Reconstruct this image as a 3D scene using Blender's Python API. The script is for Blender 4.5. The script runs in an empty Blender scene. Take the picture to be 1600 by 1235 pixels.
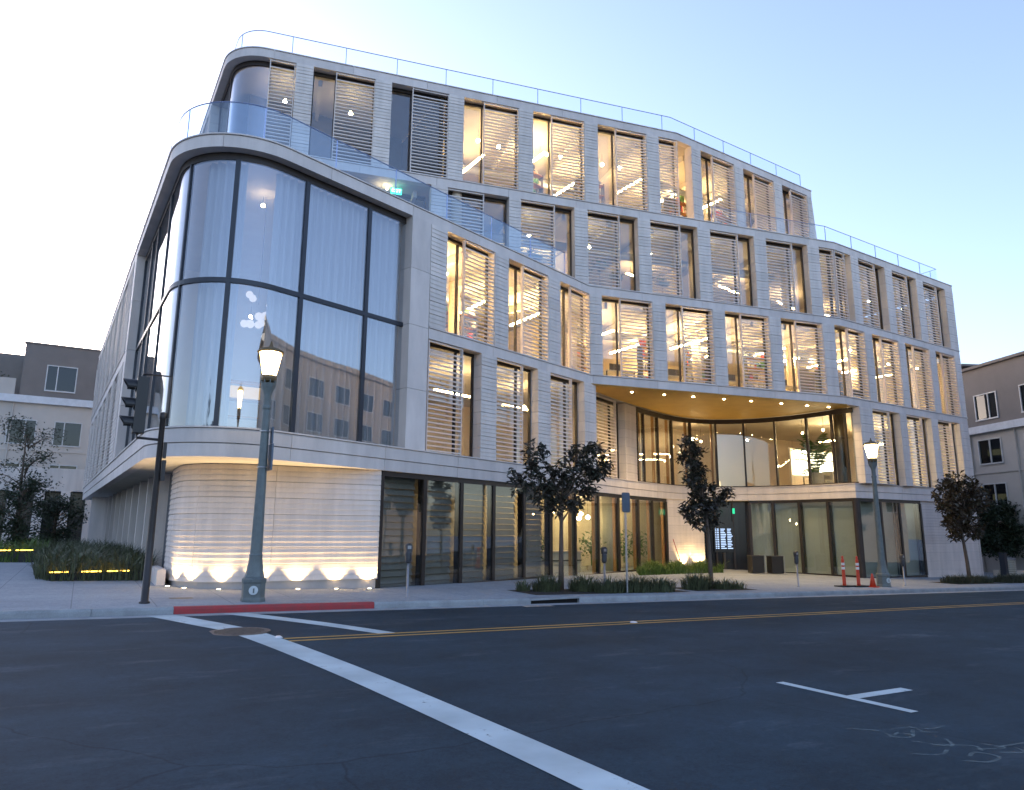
import bpy, bmesh, math, random
from mathutils import Matrix, Vector
random.seed(7)
SC = bpy.context.scene
COL = SC.collection
PI = math.pi
# ------------------------------------------------------------------ camera, sky, sun, exposure
CAM_F, CAM_P, CAM_R, CAM_Y, CAM_H = 1100.0, 10.9, 0.35, 31.0, 1.7
def make_camera():
    p, r, y = map(math.radians, (CAM_P, CAM_R, CAM_Y))
    fw = Vector((math.sin(y)*math.cos(p), math.cos(y)*math.cos(p), math.sin(p)))
    r0 = Vector((math.cos(y), -math.sin(y), 0)); u0 = r0.cross(fw)
    rt = r0*math.cos(r) + u0*math.sin(r); up = -r0*math.sin(r) + u0*math.cos(r)
    cd = bpy.data.cameras.new('camera'); cam = bpy.data.objects.new('camera', cd); COL.objects.link(cam)
    m = Matrix(((rt.x, up.x, -fw.x, 0), (rt.y, up.y, -fw.y, 0), (rt.z, up.z, -fw.z, CAM_H), (0, 0, 0, 1)))
    cam.matrix_world = m
    cd.sensor_fit = 'HORIZONTAL'; cd.sensor_width = 36; cd.lens = CAM_F/1600*36
    cd.clip_start = 0.05; cd.clip_end = 3000
    SC.camera = cam
make_camera()
SUN_AZ, SUN_EL = -5.0, 9.0          # degrees from +Y towards +X; the sun is just down, behind the building to the left
W = bpy.data.worlds.new('World'); SC.world = W; W.use_nodes = True
nt = W.node_tree; nt.nodes.clear()
sky = nt.nodes.new('ShaderNodeTexSky'); sky.sky_type = 'NISHITA'; sky.sun_disc = False
sky.sun_elevation = math.radians(SUN_EL); sky.sun_rotation = math.radians(SUN_AZ)
sky.air_density = 1.0; sky.dust_density = 1.3; sky.ozone_density = 1.8
hs = nt.nodes.new('ShaderNodeHueSaturation'); hs.inputs['Saturation'].default_value = 0.84
bg = nt.nodes.new('ShaderNodeBackground'); bg.inputs['Strength'].default_value = 0.10
wo = nt.nodes.new('ShaderNodeOutputWorld')
wb = nt.nodes.new('ShaderNodeMix'); wb.data_type = 'RGBA'; wb.blend_type = 'MULTIPLY'; wb.inputs[0].default_value = 1; wb.inputs[7].default_value = (.96, .96, 1.16, 1)   # the photograph's white balance
nt.links.new(sky.outputs[0], hs.inputs['Color']); nt.links.new(hs.outputs[0], wb.inputs[6]); nt.links.new(wb.outputs[2], bg.inputs[0]); nt.links.new(bg.outputs[0], wo.inputs[0])
sd = bpy.data.lights.new('sun', 'SUN'); sd.energy = 0.06; sd.angle = math.radians(12); sd.color = (1, .82, .66)
sun = bpy.data.objects.new('sun', sd); COL.objects.link(sun)
_a, _e = math.radians(SUN_AZ), math.radians(SUN_EL)
sun.rotation_euler = Vector((math.sin(_a)*math.cos(_e), math.cos(_a)*math.cos(_e), math.sin(_e))).to_track_quat('Z', 'Y').to_euler()
SC.view_settings.view_transform = 'Standard'; SC.view_settings.look = 'None'; SC.view_settings.gamma = 1
SC.view_settings.exposure = 2.46
SC.view_settings.use_curve_mapping = False
SC.render.engine = 'CYCLES'
cy = SC.cycles
cy.use_denoising = True; cy.max_bounces = 8; cy.transparent_max_bounces = 16; cy.diffuse_bounces = 3; cy.glossy_bounces = 4
cy.sample_clamp_indirect = 4.0; cy.caustics_reflective = False; cy.caustics_refractive = False
try: cy.denoiser = 'OPENIMAGEDENOISE'
except Exception: pass

# ------------------------------------------------------------------ materials
M = {}
def nodes(name):
    m = bpy.data.materials.new(name); m.use_nodes = True; n = m.node_tree.nodes; n.clear()
    out = n.new('ShaderNodeOutputMaterial'); M[name] = m
    return m, m.node_tree, out
def mat(name, col, rough=.6, metal=0, var=.12, scale=3, bump=0, bscale=40, col2=None, stretch=None, spec=.5, fine=0.0):
    m, t, out = nodes(name)
    b = t.nodes.new('ShaderNodeBsdfPrincipled'); t.links.new(b.outputs[0], out.inputs[0])
    b.inputs['Roughness'].default_value = rough; b.inputs['Metallic'].default_value = metal
    b.inputs['Specular IOR Level'].default_value = spec
    tc = t.nodes.new('ShaderNodeTexCoord'); mp = t.nodes.new('ShaderNodeMapping')
    geo = t.nodes.new('ShaderNodeNewGeometry')
    t.links.new(geo.outputs['Position'], mp.inputs[0])
    if stretch: mp.inputs['Scale'].default_value = stretch
    nz = t.nodes.new('ShaderNodeTexNoise'); nz.inputs['Scale'].default_value = scale; nz.inputs['Detail'].default_value = 6
    nz.inputs['Roughness'].default_value = .6
    t.links.new(mp.outputs[0], nz.inputs['Vector'])
    cr = t.nodes.new('ShaderNodeValToRGB'); cr.color_ramp.elements[0].position = .3; cr.color_ramp.elements[1].position = .7
    c2 = col2 or tuple(c*(1-var) for c in col); c1 = tuple(min(1, c*(1+var*.5)) for c in col) if not col2 else col
    cr.color_ramp.elements[0].color = (*c2, 1); cr.color_ramp.elements[1].color = (*c1, 1)
    t.links.new(nz.outputs[0], cr.inputs[0])
    src = cr.outputs[0]
    if fine:
        n3 = t.nodes.new('ShaderNodeTexNoise'); n3.inputs['Scale'].default_value = bscale; n3.inputs['Detail'].default_value = 3
        t.links.new(geo.outputs['Position'], n3.inputs['Vector'])
        mx = t.nodes.new('ShaderNodeMix'); mx.data_type = 'RGBA'; mx.blend_type = 'OVERLAY'; mx.inputs[0].default_value = fine
        t.links.new(src, mx.inputs[6]); t.links.new(n3.outputs[0], mx.inputs[7]); src = mx.outputs[2]
    t.links.new(src, b.inputs['Base Color'])
    oi = t.nodes.new('ShaderNodeObjectInfo')       # each piece a shade of its own
    hv = t.nodes.new('ShaderNodeHueSaturation'); mr = t.nodes.new('ShaderNodeMapRange')
    mr.inputs[3].default_value = .94; mr.inputs[4].default_value = 1.05
    t.links.new(oi.outputs['Random'], mr.inputs[0]); t.links.new(mr.outputs[0], hv.inputs['Value'])
    t.links.new(src, hv.inputs['Color']); t.links.new(hv.outputs[0], b.inputs['Base Color'])
    if bump:
        nb = t.nodes.new('ShaderNodeTexNoise'); nb.inputs['Scale'].default_value = bscale; nb.inputs['Detail'].default_value = 4
        t.links.new(geo.outputs['Position'], nb.inputs['Vector'])
        bp = t.nodes.new('ShaderNodeBump'); bp.inputs['Strength'].default_value = bump; bp.inputs['Distance'].default_value = .02
        t.links.new(nb.outputs[0], bp.inputs['Height']); t.links.new(bp.outputs[0], b.inputs['Normal'])
    return m
def emit(name, col, strength):
    m, t, out = nodes(name)
    e = t.nodes.new('ShaderNodeEmission'); e.inputs[0].default_value = (*col, 1); e.inputs[1].default_value = strength
    t.links.new(e.outputs[0], out.inputs[0]); return m
def glass(name, tint=(.9, .93, .93), base=.10, rough=0.0, wav=0.0):
    m, t, out = nodes(name)
    tr = t.nodes.new('ShaderNodeBsdfTransparent'); tr.inputs[0].default_value = (*tint, 1)
    gl = t.nodes.new('ShaderNodeBsdfGlossy'); gl.inputs['Roughness'].default_value = rough; gl.inputs[0].default_value = (.95, .97, 1, 1)
    lw = t.nodes.new('ShaderNodeLayerWeight'); lw.inputs[0].default_value = .5
    pw = t.nodes.new('ShaderNodeMath'); pw.operation = 'POWER'; pw.inputs[1].default_value = 4.5; t.links.new(lw.outputs['Facing'], pw.inputs[0])
    ma = t.nodes.new('ShaderNodeMath'); ma.operation = 'MULTIPLY_ADD'; ma.inputs[1].default_value = .75*(1-base); ma.inputs[2].default_value = base; ma.use_clamp = True
    t.links.new(pw.outputs[0], ma.inputs[0])
    mx = t.nodes.new('ShaderNodeMixShader'); t.links.new(ma.outputs[0], mx.inputs[0]); t.links.new(tr.outputs[0], mx.inputs[1]); t.links.new(gl.outputs[0], mx.inputs[2])
    if wav:
        nb = t.nodes.new('ShaderNodeTexNoise'); nb.inputs['Scale'].default_value = .5; nb.inputs['Detail'].default_value = 1
        g = t.nodes.new('ShaderNodeNewGeometry'); t.links.new(g.outputs['Position'], nb.inputs['Vector'])
        bp = t.nodes.new('ShaderNodeBump'); bp.inputs['Strength'].default_value = wav; bp.inputs['Distance'].default_value = .05
        t.links.new(nb.outputs[0], bp.inputs['Height']); t.links.new(bp.outputs[0], gl.inputs['Normal'])
    t.links.new(mx.outputs[0], out.inputs[0]); return m
mat('stone', (.67, .60, .54), .75, var=.15, scale=1.1, bump=.15, bscale=60, stretch=(2.6, 2.6, .4), fine=.12)
mat('fascia', (.66, .59, .54), .65, var=.14, scale=.9, bump=.05, bscale=50, stretch=(2.2, 2.2, .6), fine=.1)
mat('coping', (.40, .37, .35), .5)
mat('slat', (.70, .62, .56), .5, var=.06)
mat('bronze', (.035, .026, .022), .45, metal=.2, var=.2)
mat('steel_dark', (.03, .035, .045), .4, metal=.3)
mat('wood', (.42, .20, .065), .5, var=.3, scale=4, stretch=(8, 8, .6))
mat('soffit', (.46, .28, .055), .6, var=.12, scale=1.5)
mat('soffit_pale', (.55, .50, .43), .7)
mat('white_wall', (.66, .56, .44), .8, var=.06, scale=.6)
mat('ceiling', (.52, .48, .44), .8, var=.1, scale=.8)
mat('carpet', (.16, .15, .14), .9)
mat('roofing', (.3, .3, .3), .9)
mat('curtain', (.50, .475, .45), .9, var=.12, scale=2, stretch=(6, 6, .25))
mat('blind', (.40, .40, .38), .7, var=.1)
mat('infill', (.09, .10, .115), .6, var=.1)
mat('pale_blind', (.46, .46, .36), .8, var=.05, scale=.7)
mat('rail', (.30, .36, .55), .35, metal=.6)
mat('concrete', (.30, .325, .345), .85, var=.14, scale=.7, bump=.2, bscale=90, fine=.25)
mat('kerb_stone', (.30, .32, .33), .85, var=.25, scale=2.5, bump=.25, bscale=60, fine=.3)
mat('red_paint', (.43, .03, .035), .65, scale=6, bump=.3, bscale=60, col2=(.26, .045, .045), fine=.25)
mat('iron', (.16, .13, .11), .6, metal=.5, var=.3, scale=12, bump=.5, bscale=50)
mat('black_hole', (.008, .008, .009), .9)
mat('lamp_metal', (.135, .16, .155), .55, var=.2, scale=6, bump=.12, bscale=70)
mat('lamp_bronze', (.16, .11, .05), .5, metal=.3)
mat('signal_black', (.012, .011, .011), .45)
mat('pole_dark', (.030, .024, .022), .5, var=.3)
mat('lens_dark', (.02, .02, .02), .15)
mat('meter', (.05, .055, .065), .4, metal=.3)
mat('galv', (.32, .33, .35), .4, metal=.6)
mat('sign_back', (.10, .13, .17), .5, metal=.2)
mat('emblem', (.55, .6, .6), .5)
mat('orange', (.62, .055, .02), .5, var=.08)
mat('reflector', (.75, .72, .72), .4)
mat('rubber', (.015, .015, .015), .8)
mat('bark', (.13, .095, .07), .9, var=.35, scale=9, bump=.5, bscale=30, stretch=(1, 1, .3))
mat('leaf', (.028, .042, .022), .38, var=.5, scale=7, col2=(.062, .042, .034))
mat('leaf_rust', (.055, .055, .024), .42, var=.5, scale=4, col2=(.085, .045, .025))
mat('hedge_leaf', (.032, .050, .022), .6, var=.5, scale=3)
mat('shrub_leaf', (.075, .085, .050), .6, var=.5, scale=3)
mat('grass', (.085, .10, .045), .6, var=.5, scale=3)
mat('lawn', (.10, .17, .025), .6, var=.4, scale=3)
mat('house_leaf', (.05, .16, .03), .5, var=.4, scale=4)
mat('mulch', (.035, .027, .02), .95, bump=.6, bscale=30)
mat('stucco', (.50, .455, .40), .9, var=.08, scale=.8, bump=.2, bscale=60)
mat('taupe', (.20, .175, .155), .9, var=.10, scale=.8, bump=.2, bscale=60)
mat('cornice', (.6, .61, .62), .7)
mat('window_frame', (.55, .54, .52), .5)
mat('window_void', (.012, .015, .022), .2)
mat('tan_stucco', (.36, .29, .22), .9, var=.1, scale=.5)
mat('dark_planter', (.035, .033, .03), .7)
mat('desk', (.55, .50, .38), .5)
mat('charcoal', (.05, .045, .04), .7)
mat('pot', (.42, .38, .29), .8)
mat('red_cloth', (.5, .05, .04), .7)
mat('globe_glass', (.66, .62, .58), .2)
emit('tube_glow', (1, .63, .25), 46.0)
emit('soft_tube', (1, .64, .27), 30.0)
emit('weak_tube', (1, .63, .28), 16.0)
emit('bulb_glow', (1, .70, .34), 42.0)
emit('dim_bulb', (1, .70, .36), 26.0)
emit('globe_glow', (1, .86, .74), .14)
emit('lantern_glow', (1, .76, .36), 4.5)
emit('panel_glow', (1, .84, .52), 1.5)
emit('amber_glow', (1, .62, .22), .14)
emit('led_glow', (1, .58, .08), 1.6)
emit('exit_green', (.04, .75, .35), 1.0)
emit('exit_dim', (.04, .75, .35), .25)
emit('exit_dark', (.6, 1, .8), 1.6)
emit('screen_white', (.50, .68, 1), .30)
emit('cyan_screen', (.1, .7, .9), .8)
emit('far_window_glow', (1, .75, .25), .45)
emit('uplight_glow', (1, .80, .50), 4.0)
glass('glass', base=.07, wav=.02)
glass('corner_glass', tint=(.88, .91, .94), base=.145, wav=.05)
glass('clear_rail', tint=(.84, .92, .98), base=.08)
glass('dark_glass', tint=(.80, .80, .77), base=.07)
glass('far_glass', tint=(.13, .15, .19), base=.035)
glass('roof_rail', tint=(.95, .97, .99), base=.02)
glass('side_glass', tint=(.5, .52, .55), base=.14)

def rich(name, col, rough, mott, scuff, grid=None, crack=0.0):
    m, t, out = nodes(name); N = t.nodes.new; L = t.links.new
    b = N('ShaderNodeBsdfPrincipled'); b.inputs['Roughness'].default_value = rough; b.inputs['Specular IOR Level'].default_value = .22; L(b.outputs[0], out.inputs[0])
    g = N('ShaderNodeNewGeometry')
    def noise(scale, detail=5, st=None, rg_=.6):
        n = N('ShaderNodeTexNoise'); n.inputs['Scale'].default_value = scale; n.inputs['Detail'].default_value = detail; n.inputs['Roughness'].default_value = rg_
        if st:
            mp = N('ShaderNodeMapping'); mp.inputs['Scale'].default_value = st; L(g.outputs['Position'], mp.inputs[0]); L(mp.outputs[0], n.inputs['Vector'])
        else: L(g.outputs['Position'], n.inputs['Vector'])
        return n.outputs[0]
    def rng(src, a, c, lo, hi):
        r = N('ShaderNodeMapRange'); r.inputs[1].default_value = a; r.inputs[2].default_value = c; r.inputs[3].default_value = lo; r.inputs[4].default_value = hi; L(src, r.inputs[0]); return r.outputs[0]
    def mul(x, y):
        q = N('ShaderNodeMath'); q.operation = 'MULTIPLY'; L(x, q.inputs[0]); L(y, q.inputs[1]); return q.outputs[0]
    v = mul(rng(noise(.22, 3, (1, 2.2, 1)), .3, .7, 1-mott, 1+mott), rng(noise(1.7, 6), .25, .75, 1-mott*.7, 1+mott*.7))
    v = mul(v, rng(noise(38, 4, None, .75), .25, .75, .70, 1.32)); v = mul(v, rng(noise(11, 4), .3, .7, .88, 1.12))
    if crack:
        vo = N('ShaderNodeTexVoronoi'); vo.feature = 'DISTANCE_TO_EDGE'; vo.inputs['Scale'].default_value = .16
        mx_ = N('ShaderNodeMix'); mx_.data_type = 'VECTOR'; mx_.inputs[0].default_value = .25; nn = N('ShaderNodeTexNoise'); nn.inputs['Scale'].default_value = 1.4; nn.inputs['Detail'].default_value = 6
        L(g.outputs['Position'], nn.inputs['Vector']); L(g.outputs['Position'], mx_.inputs[4]); L(nn.outputs['Color'], mx_.inputs[5]); L(mx_.outputs[1], vo.inputs['Vector'])
        v = mul(v, rng(vo.outputs['Distance'], 0, .0022, 1-crack, 1))
    if grid:
        br = N('ShaderNodeTexBrick'); br.offset = 0; br.inputs['Scale'].default_value = 1; br.inputs['Brick Width'].default_value = grid; br.inputs['Row Height'].default_value = grid; br.inputs['Mortar Size'].default_value = .012; br.inputs['Mortar Smooth'].default_value = .4
        br.inputs['Color1'].default_value = (1, 1, 1, 1); br.inputs['Color2'].default_value = (.94, .94, .94, 1); br.inputs['Mortar'].default_value = (.62, .62, .62, 1)
        L(g.outputs['Position'], br.inputs['Vector']); v = mul(v, br.outputs[0])
    sc_n = rng(noise(.9, 8, (.5, 1.6, 1), .7), .56, .80, 0, scuff)
    cm = N('ShaderNodeMix'); cm.data_type = 'RGBA'; cm.inputs[6].default_value = (*col, 1); cm.inputs[7].default_value = (.17, .20, .22, 1); L(sc_n, cm.inputs[0])
    fm = N('ShaderNodeVectorMath'); fm.operation = 'SCALE'; L(cm.outputs[2], fm.inputs[0]); L(v, fm.inputs['Scale']); L(fm.outputs[0], b.inputs['Base Color'])
    bp = N('ShaderNodeBump'); bp.inputs['Strength'].default_value = .5; bp.inputs['Distance'].default_value = .01; L(noise(120, 3), bp.inputs['Height']); L(bp.outputs[0], b.inputs['Normal'])
def worn(name, col, keep, scale=7.0, opacity=1.0):
    m, t, out = nodes(name); N = t.nodes.new; L = t.links.new
    b = N('ShaderNodeBsdfPrincipled'); b.inputs['Roughness'].default_value = .75; tr = N('ShaderNodeBsdfTransparent'); mx = N('ShaderNodeMixShader')
    g = N('ShaderNodeNewGeometry'); n = N('ShaderNodeTexNoise'); n.inputs['Scale'].default_value = scale; n.inputs['Detail'].default_value = 9; n.inputs['Roughness'].default_value = .75; L(g.outputs['Position'], n.inputs['Vector'])
    n2 = N('ShaderNodeTexNoise'); n2.inputs['Scale'].default_value = 1.3; n2.inputs['Detail'].default_value = 4; L(g.outputs['Position'], n2.inputs['Vector'])
    ad = N('ShaderNodeMath'); ad.operation = 'MULTIPLY_ADD'; ad.inputs[1].default_value = .35; L(n2.outputs[0], ad.inputs[0]); L(n.outputs[0], ad.inputs[2])
    r = N('ShaderNodeMapRange'); r.inputs[1].default_value = keep; r.inputs[2].default_value = keep+.10; r.inputs[3].default_value = opacity; r.inputs[4].default_value = opacity*.12; L(ad.outputs[0], r.inputs[0])
    cr = N('ShaderNodeMapRange'); cr.inputs[1].default_value = .3; cr.inputs[2].default_value = .7; cr.inputs[3].default_value = .72; cr.inputs[4].default_value = 1.05; L(n2.outputs[0], cr.inputs[0])
    vm = N('ShaderNodeVectorMath'); vm.operation = 'SCALE'; vm.inputs[0].default_value = col; L(cr.outputs[0], vm.inputs['Scale']); L(vm.outputs[0], b.inputs['Base Color'])
    L(r.outputs[0], mx.inputs[0]); L(tr.outputs[0], mx.inputs[1]); L(b.outputs[0], mx.inputs[2]); L(mx.outputs[0], out.inputs[0])
rich('asphalt', (.0175, .0365, .0520), .85, .28, .38, None, .4)
rich('paving', (.30, .325, .345), .85, .10, .10, 1.52)
worn('road_paint', (.50, .58, .585), .80, 9)
worn('yellow_paint', (.50, .29, .07), .80)
worn('chalk', (.26, .33, .32), .66, 14, .30)
worn('red_worn', (.42, .03, .035), .88, 9)
# ------------------------------------------------------------------ mesh helpers
WM = {}
def place(o, parent, world):
    o.parent = parent
    if parent is not None: o.matrix_parent_inverse = WM[parent.name].inverted()
    o.matrix_basis = world; WM[o.name] = world
    return o
def tag(o, label=None, cat=None, group=None, kind=None):
    if label: o['label'] = label
    if cat: o['category'] = cat
    if group: o['group'] = group
    if kind: o['kind'] = kind
    return o
def thing(name, label, cat, loc=(0, 0, 0), rz=0, group=None):
    o = bpy.data.objects.new(name, None); COL.objects.link(o); o.empty_display_size = .3
    place(o, None, Matrix.Translation(loc) @ Matrix.Rotation(rz, 4, 'Z'))
    return tag(o, label, cat, group)
def inst(name, mesh, world, parent=None):
    o = bpy.data.objects.new(name, mesh); COL.objects.link(o); return place(o, parent, world)
ID = Matrix.Identity(4)
class MB:
    def __init__(s): s.v = []; s.f = []
    def add(s, vs, fs):
        k = len(s.v); s.v += [tuple(v) for v in vs]; s.f += [tuple(i+k for i in f) for f in fs]; return s
    def box(s, x0, x1, y0, y1, z0, z1, m=None):
        vs = [(x, y, z) for z in (z0, z1) for y in (y0, y1) for x in (x0, x1)]
        if m: vs = [m @ Vector(v) for v in vs]
        return s.add(vs, [(0, 2, 3, 1), (4, 5, 7, 6), (0, 1, 5, 4), (2, 6, 7, 3), (0, 4, 6, 2), (1, 3, 7, 5)])
    def bar(s, a, b, w, h=None):
        a, b = Vector(a), Vector(b); d = b-a; L = d.length; h = h or w
        q = d.to_track_quat('X', 'Z').to_matrix().to_4x4()
        return s.box(0, L, -w/2, w/2, -h/2, h/2, Matrix.Translation(a) @ q)
    def tube(s, pts, rad, n=8, caps=True):
        pts = [Vector(p) for p in pts]; rad = rad if isinstance(rad, (list, tuple)) else [rad]*len(pts)
        k = len(s.v); prev = None
        for i, p in enumerate(pts):
            d = (pts[min(i+1, len(pts)-1)]-pts[max(i-1, 0)]).normalized()
            if prev is None:
                a = d.cross(Vector((0, 0, 1)) if abs(d.z) < .9 else Vector((1, 0, 0))).normalized()
            else: a = (prev-d*prev.dot(d)).normalized()
            prev = a; b = d.cross(a)
            for j in range(n):
                t = 2*PI*j/n; s.v.append(tuple(p+(a*math.cos(t)+b*math.sin(t))*rad[i]))
        for i in range(len(pts)-1):
            for j in range(n):
                s.f.append((k+i*n+j, k+i*n+(j+1) % n, k+(i+1)*n+(j+1) % n, k+(i+1)*n+j))
        if caps: s.f.append(tuple(k+j for j in reversed(range(n)))); s.f.append(tuple(k+(len(pts)-1)*n+j for j in range(n)))
        return s
    def lathe(s, prof, n=16, c=(0, 0, 0), rot=0, m=None):
        k = len(s.v)
        for r, z in prof:
            for j in range(n):
                t = 2*PI*j/n+rot; p = Vector((c[0]+r*math.cos(t), c[1]+r*math.sin(t), c[2]+z)); s.v.append(tuple(m @ p if m else p))
        for i in range(len(prof)-1):
            for j in range(n):
                s.f.append((k+i*n+j, k+i*n+(j+1) % n, k+(i+1)*n+(j+1) % n, k+(i+1)*n+j))
        s.f.append(tuple(k+j for j in reversed(range(n)))); s.f.append(tuple(k+(len(prof)-1)*n+j for j in range(n)))
        return s
    def sweep(s, path, prof, closed=True, zf=None):
        """profile [(out, z)] swept along a plan path; out is measured to the right of travel"""
        P = [Vector(p) for p in path]; k = len(s.v); n = len(prof)
        for i, p in enumerate(P):
            q = miter(path, i); dz = zf(p.x, p.y) if zf else 0
            for o, z in prof: s.v.append((p.x+q[0]*o, p.y+q[1]*o, z+dz))
        for i in range(len(P)-1):
            for j in range(n if closed else n-1):
                a, b = k+i*n+j, k+i*n+(j+1) % n
                s.f.append((a, b, b+n, a+n))
        if closed: s.f.append(tuple(k+j for j in reversed(range(n)))); s.f.append(tuple(k+(len(P)-1)*n+j for j in range(n)))
        return s
    def slab(s, poly, z0, z1):
        n = len(poly); k = len(s.v)
        s.v += [(p[0], p[1], z0) for p in poly]+[(p[0], p[1], z1) for p in poly]
        s.f.append(tuple(k+i for i in reversed(range(n)))); s.f.append(tuple(k+n+i for i in range(n)))
        for i in range(n): s.f.append((k+i, k+(i+1) % n, k+n+(i+1) % n, k+n+i))
        return s
    def mesh(s, name, mtl, smooth=False):
        me = bpy.data.meshes.new(name); me.from_pydata(s.v, [], s.f)
        bm = bmesh.new(); bm.from_mesh(me); bmesh.ops.recalc_face_normals(bm, faces=bm.faces)
        big = [f for f in bm.faces if len(f.verts) > 8]
        if big: bmesh.ops.triangulate(bm, faces=big)
        bm.to_mesh(me); bm.free()
        me.materials.append(M[mtl])
        if smooth:
            for p in me.polygons: p.use_smooth = True
        return me
    def raw(s, name, mtl):
        me = bpy.data.meshes.new(name); me.from_pydata(s.v, [], s.f); me.materials.append(M[mtl]); return me
    def build(s, name, mtl, parent=None, smooth=False, world=None):
        return inst(name, s.mesh(name, mtl, smooth), world or ID, parent)
def smooth_by_angle(o, deg=35):
    bm = bmesh.new(); bm.from_mesh(o.data)
    for f in bm.faces: f.smooth = True
    for e in bm.edges: e.smooth = not (len(e.link_faces) == 2 and e.calc_face_angle(0) > math.radians(deg))
    bm.to_mesh(o.data); bm.free(); return o
def miter(path, i):
    ns = []
    for a, b in ((i-1, i), (i, i+1)):
        if 0 <= a and b < len(path):
            dx, dy = path[b][0]-path[a][0], path[b][1]-path[a][1]; L = math.hypot(dx, dy) or 1
            ns.append((dy/L, -dx/L))
    mx, my = sum(n[0] for n in ns)/len(ns), sum(n[1] for n in ns)/len(ns)
    d = mx*ns[0][0]+my*ns[0][1]
    return (mx/d, my/d) if d > .3 else ns[0]
def offs(path, d): return [(p[0]+miter(path, i)[0]*d, p[1]+miter(path, i)[1]*d) for i, p in enumerate(path)]
def fillet(P, rad):
    out = []
    for i, p in enumerate(P):
        r = rad.get(i, 0)
        if not r: out.append(p); continue
        a, b, c = Vector(P[i-1]), Vector(p), Vector(P[i+1])
        d1, d2 = (b-a).normalized(), (c-b).normalized(); ang = math.acos(max(-1, min(1, d1.dot(d2)))); T = r*math.tan(ang/2)
        side = math.copysign(1, d1.x*d2.y-d1.y*d2.x); s0 = b-d1*T; c0 = s0+side*r*Vector((-d1.y, d1.x)); a0 = math.atan2(s0.y-c0.y, s0.x-c0.x)
        n = max(3, int(math.degrees(ang)/5))
        out += [(c0.x+r*math.cos(a0+side*ang*k/n), c0.y+r*math.sin(a0+side*ang*k/n)) for k in range(n+1)]
    return out
def crom(P, n=6):
    out = []
    for i in range(len(P)-1):
        p0, p1, p2, p3 = [Vector(P[max(0, min(len(P)-1, j))]) for j in (i-1, i, i+1, i+2)]
        for k in range(n):
            t = k/n; q = .5*((2*p1)+(p2-p0)*t+(2*p0-5*p1+4*p2-p3)*t*t+(3*p1-p0-3*p2+p3)*t**3); out.append((q.x, q.y))
    return out+[tuple(P[-1])]
def cum(P):
    c = [0]
    for a, b in zip(P, P[1:]): c.append(c[-1]+math.dist(a, b))
    return c
def at(P, s):
    c = cum(P)
    for i in range(len(P)-1):
        if s <= c[i+1] or i == len(P)-2:
            t = (s-c[i])/((c[i+1]-c[i]) or 1); return (P[i][0]+(P[i+1][0]-P[i][0])*t, P[i][1]+(P[i+1][1]-P[i][1])*t)
def sub(P, s0, s1):
    c = cum(P); return [at(P, s0)]+[P[i] for i in range(len(P)) if s0+.01 < c[i] < s1-.01]+[at(P, s1)]
def nearest_s(P, q):
    c = cum(P); best = (9e9, 0)
    for i in range(len(P)-1):
        a, b, q_ = Vector(P[i]), Vector(P[i+1]), Vector(q); e = b-a; t = max(0, min(1, (q_-a).dot(e)/(e.dot(e) or 1)))
        d = (a+e*t-q_).length
        if d < best[0]: best = (d, c[i]+t*e.length)
    return best[1]
def frame(a, b, s=0, z=0):
    u = Vector((b[0]-a[0], b[1]-a[1], 0)).normalized(); inw = Vector((-u.y, u.x, 0)); o = Vector((a[0], a[1], 0))+u*s
    return Matrix(((u.x, inw.x, 0, o.x), (u.y, inw.y, 0, o.y), (0, 0, 1, z), (0, 0, 0, 1)))

# ------------------------------------------------------------------ ground
SLOPE = .022
def zr(x, y=0): return -SLOPE*max(-60, min(110, x))
def zs(x, y): return zr(x)+.15+.012*(max(16.5, min(34, y))-16.5)
KERB = 16.5
XS = [-400, -60, -20, 0, 20, 40, 60, 110, 500]
def sheet(name, xs, ys, zf, mtl, kind='structure'):
    b = MB(); n = len(ys)
    b.v = [(x, y, zf(x, y)) for x in xs for y in ys]
    b.f = [(i*n+j, (i+1)*n+j, (i+1)*n+j+1, i*n+j+1) for i in range(len(xs)-1) for j in range(n-1)]
    return tag(b.build(name, mtl), kind=kind)
sheet('ground', XS, [-900, -60, 0, 60, 200, 1500], lambda x, y: zr(x)-.35, 'concrete')
sheet('road', XS, [-13.5, 1.2, KERB-.001], zr, 'asphalt')
sheet('sidewalk', XS, [KERB+.16, 20, 24, 28, 34, 90], lambda x, y: zs(x, y), 'paving')
sheet('near_sidewalk', XS, [-26, -13.5], lambda x, y: zr(x)+.14, 'concrete')
def kerb_piece(name, x0, x1, mtl, lift=0.0):
    b = MB(); xs = [x0, x1]
    prof = [(KERB-lift, -.05), (KERB-lift, .10), (KERB+.02, .15+lift), (KERB+.165, .152+lift), (KERB+.165, -.05)]
    for x in xs: b.v += [(x, y, z+zr(x)) for y, z in prof]
    n = len(prof); b.f = [(j, (j+1) % n, n+(j+1) % n, n+j) for j in range(n)]+[tuple(range(n)), tuple(range(2*n-1, n-1, -1))]
    return b.build(name, mtl)
kx = [-60, -30, -14, -8, -5, -2.2, .35, 1.82, 6.15, 9.1, 10.55, 12.15, 15, 18, 21, 24, 27, 30, 34, 38, 42, 50, 70, 110]
for i, (x0, x1) in enumerate(zip(kx, kx[1:])):
    if abs(x0-10.55) < .01: continue
    red = abs(x0-1.82) < .01
    tag(kerb_piece('red_kerb' if red else 'kerb', x0+.004, x1-.004, 'red_paint' if red else 'kerb_stone'), kind='structure')
# gutter apron
b = MB()
for x in XS: b.v += [(x, KERB-.42, zr(x)+.004), (x, KERB-.002, zr(x)+.006)]
b.f = [(2*i, 2*i+2, 2*i+3, 2*i+1) for i in range(len(XS)-1)]
tag(b.build('gutter', 'kerb_stone'), kind='structure')
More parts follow.
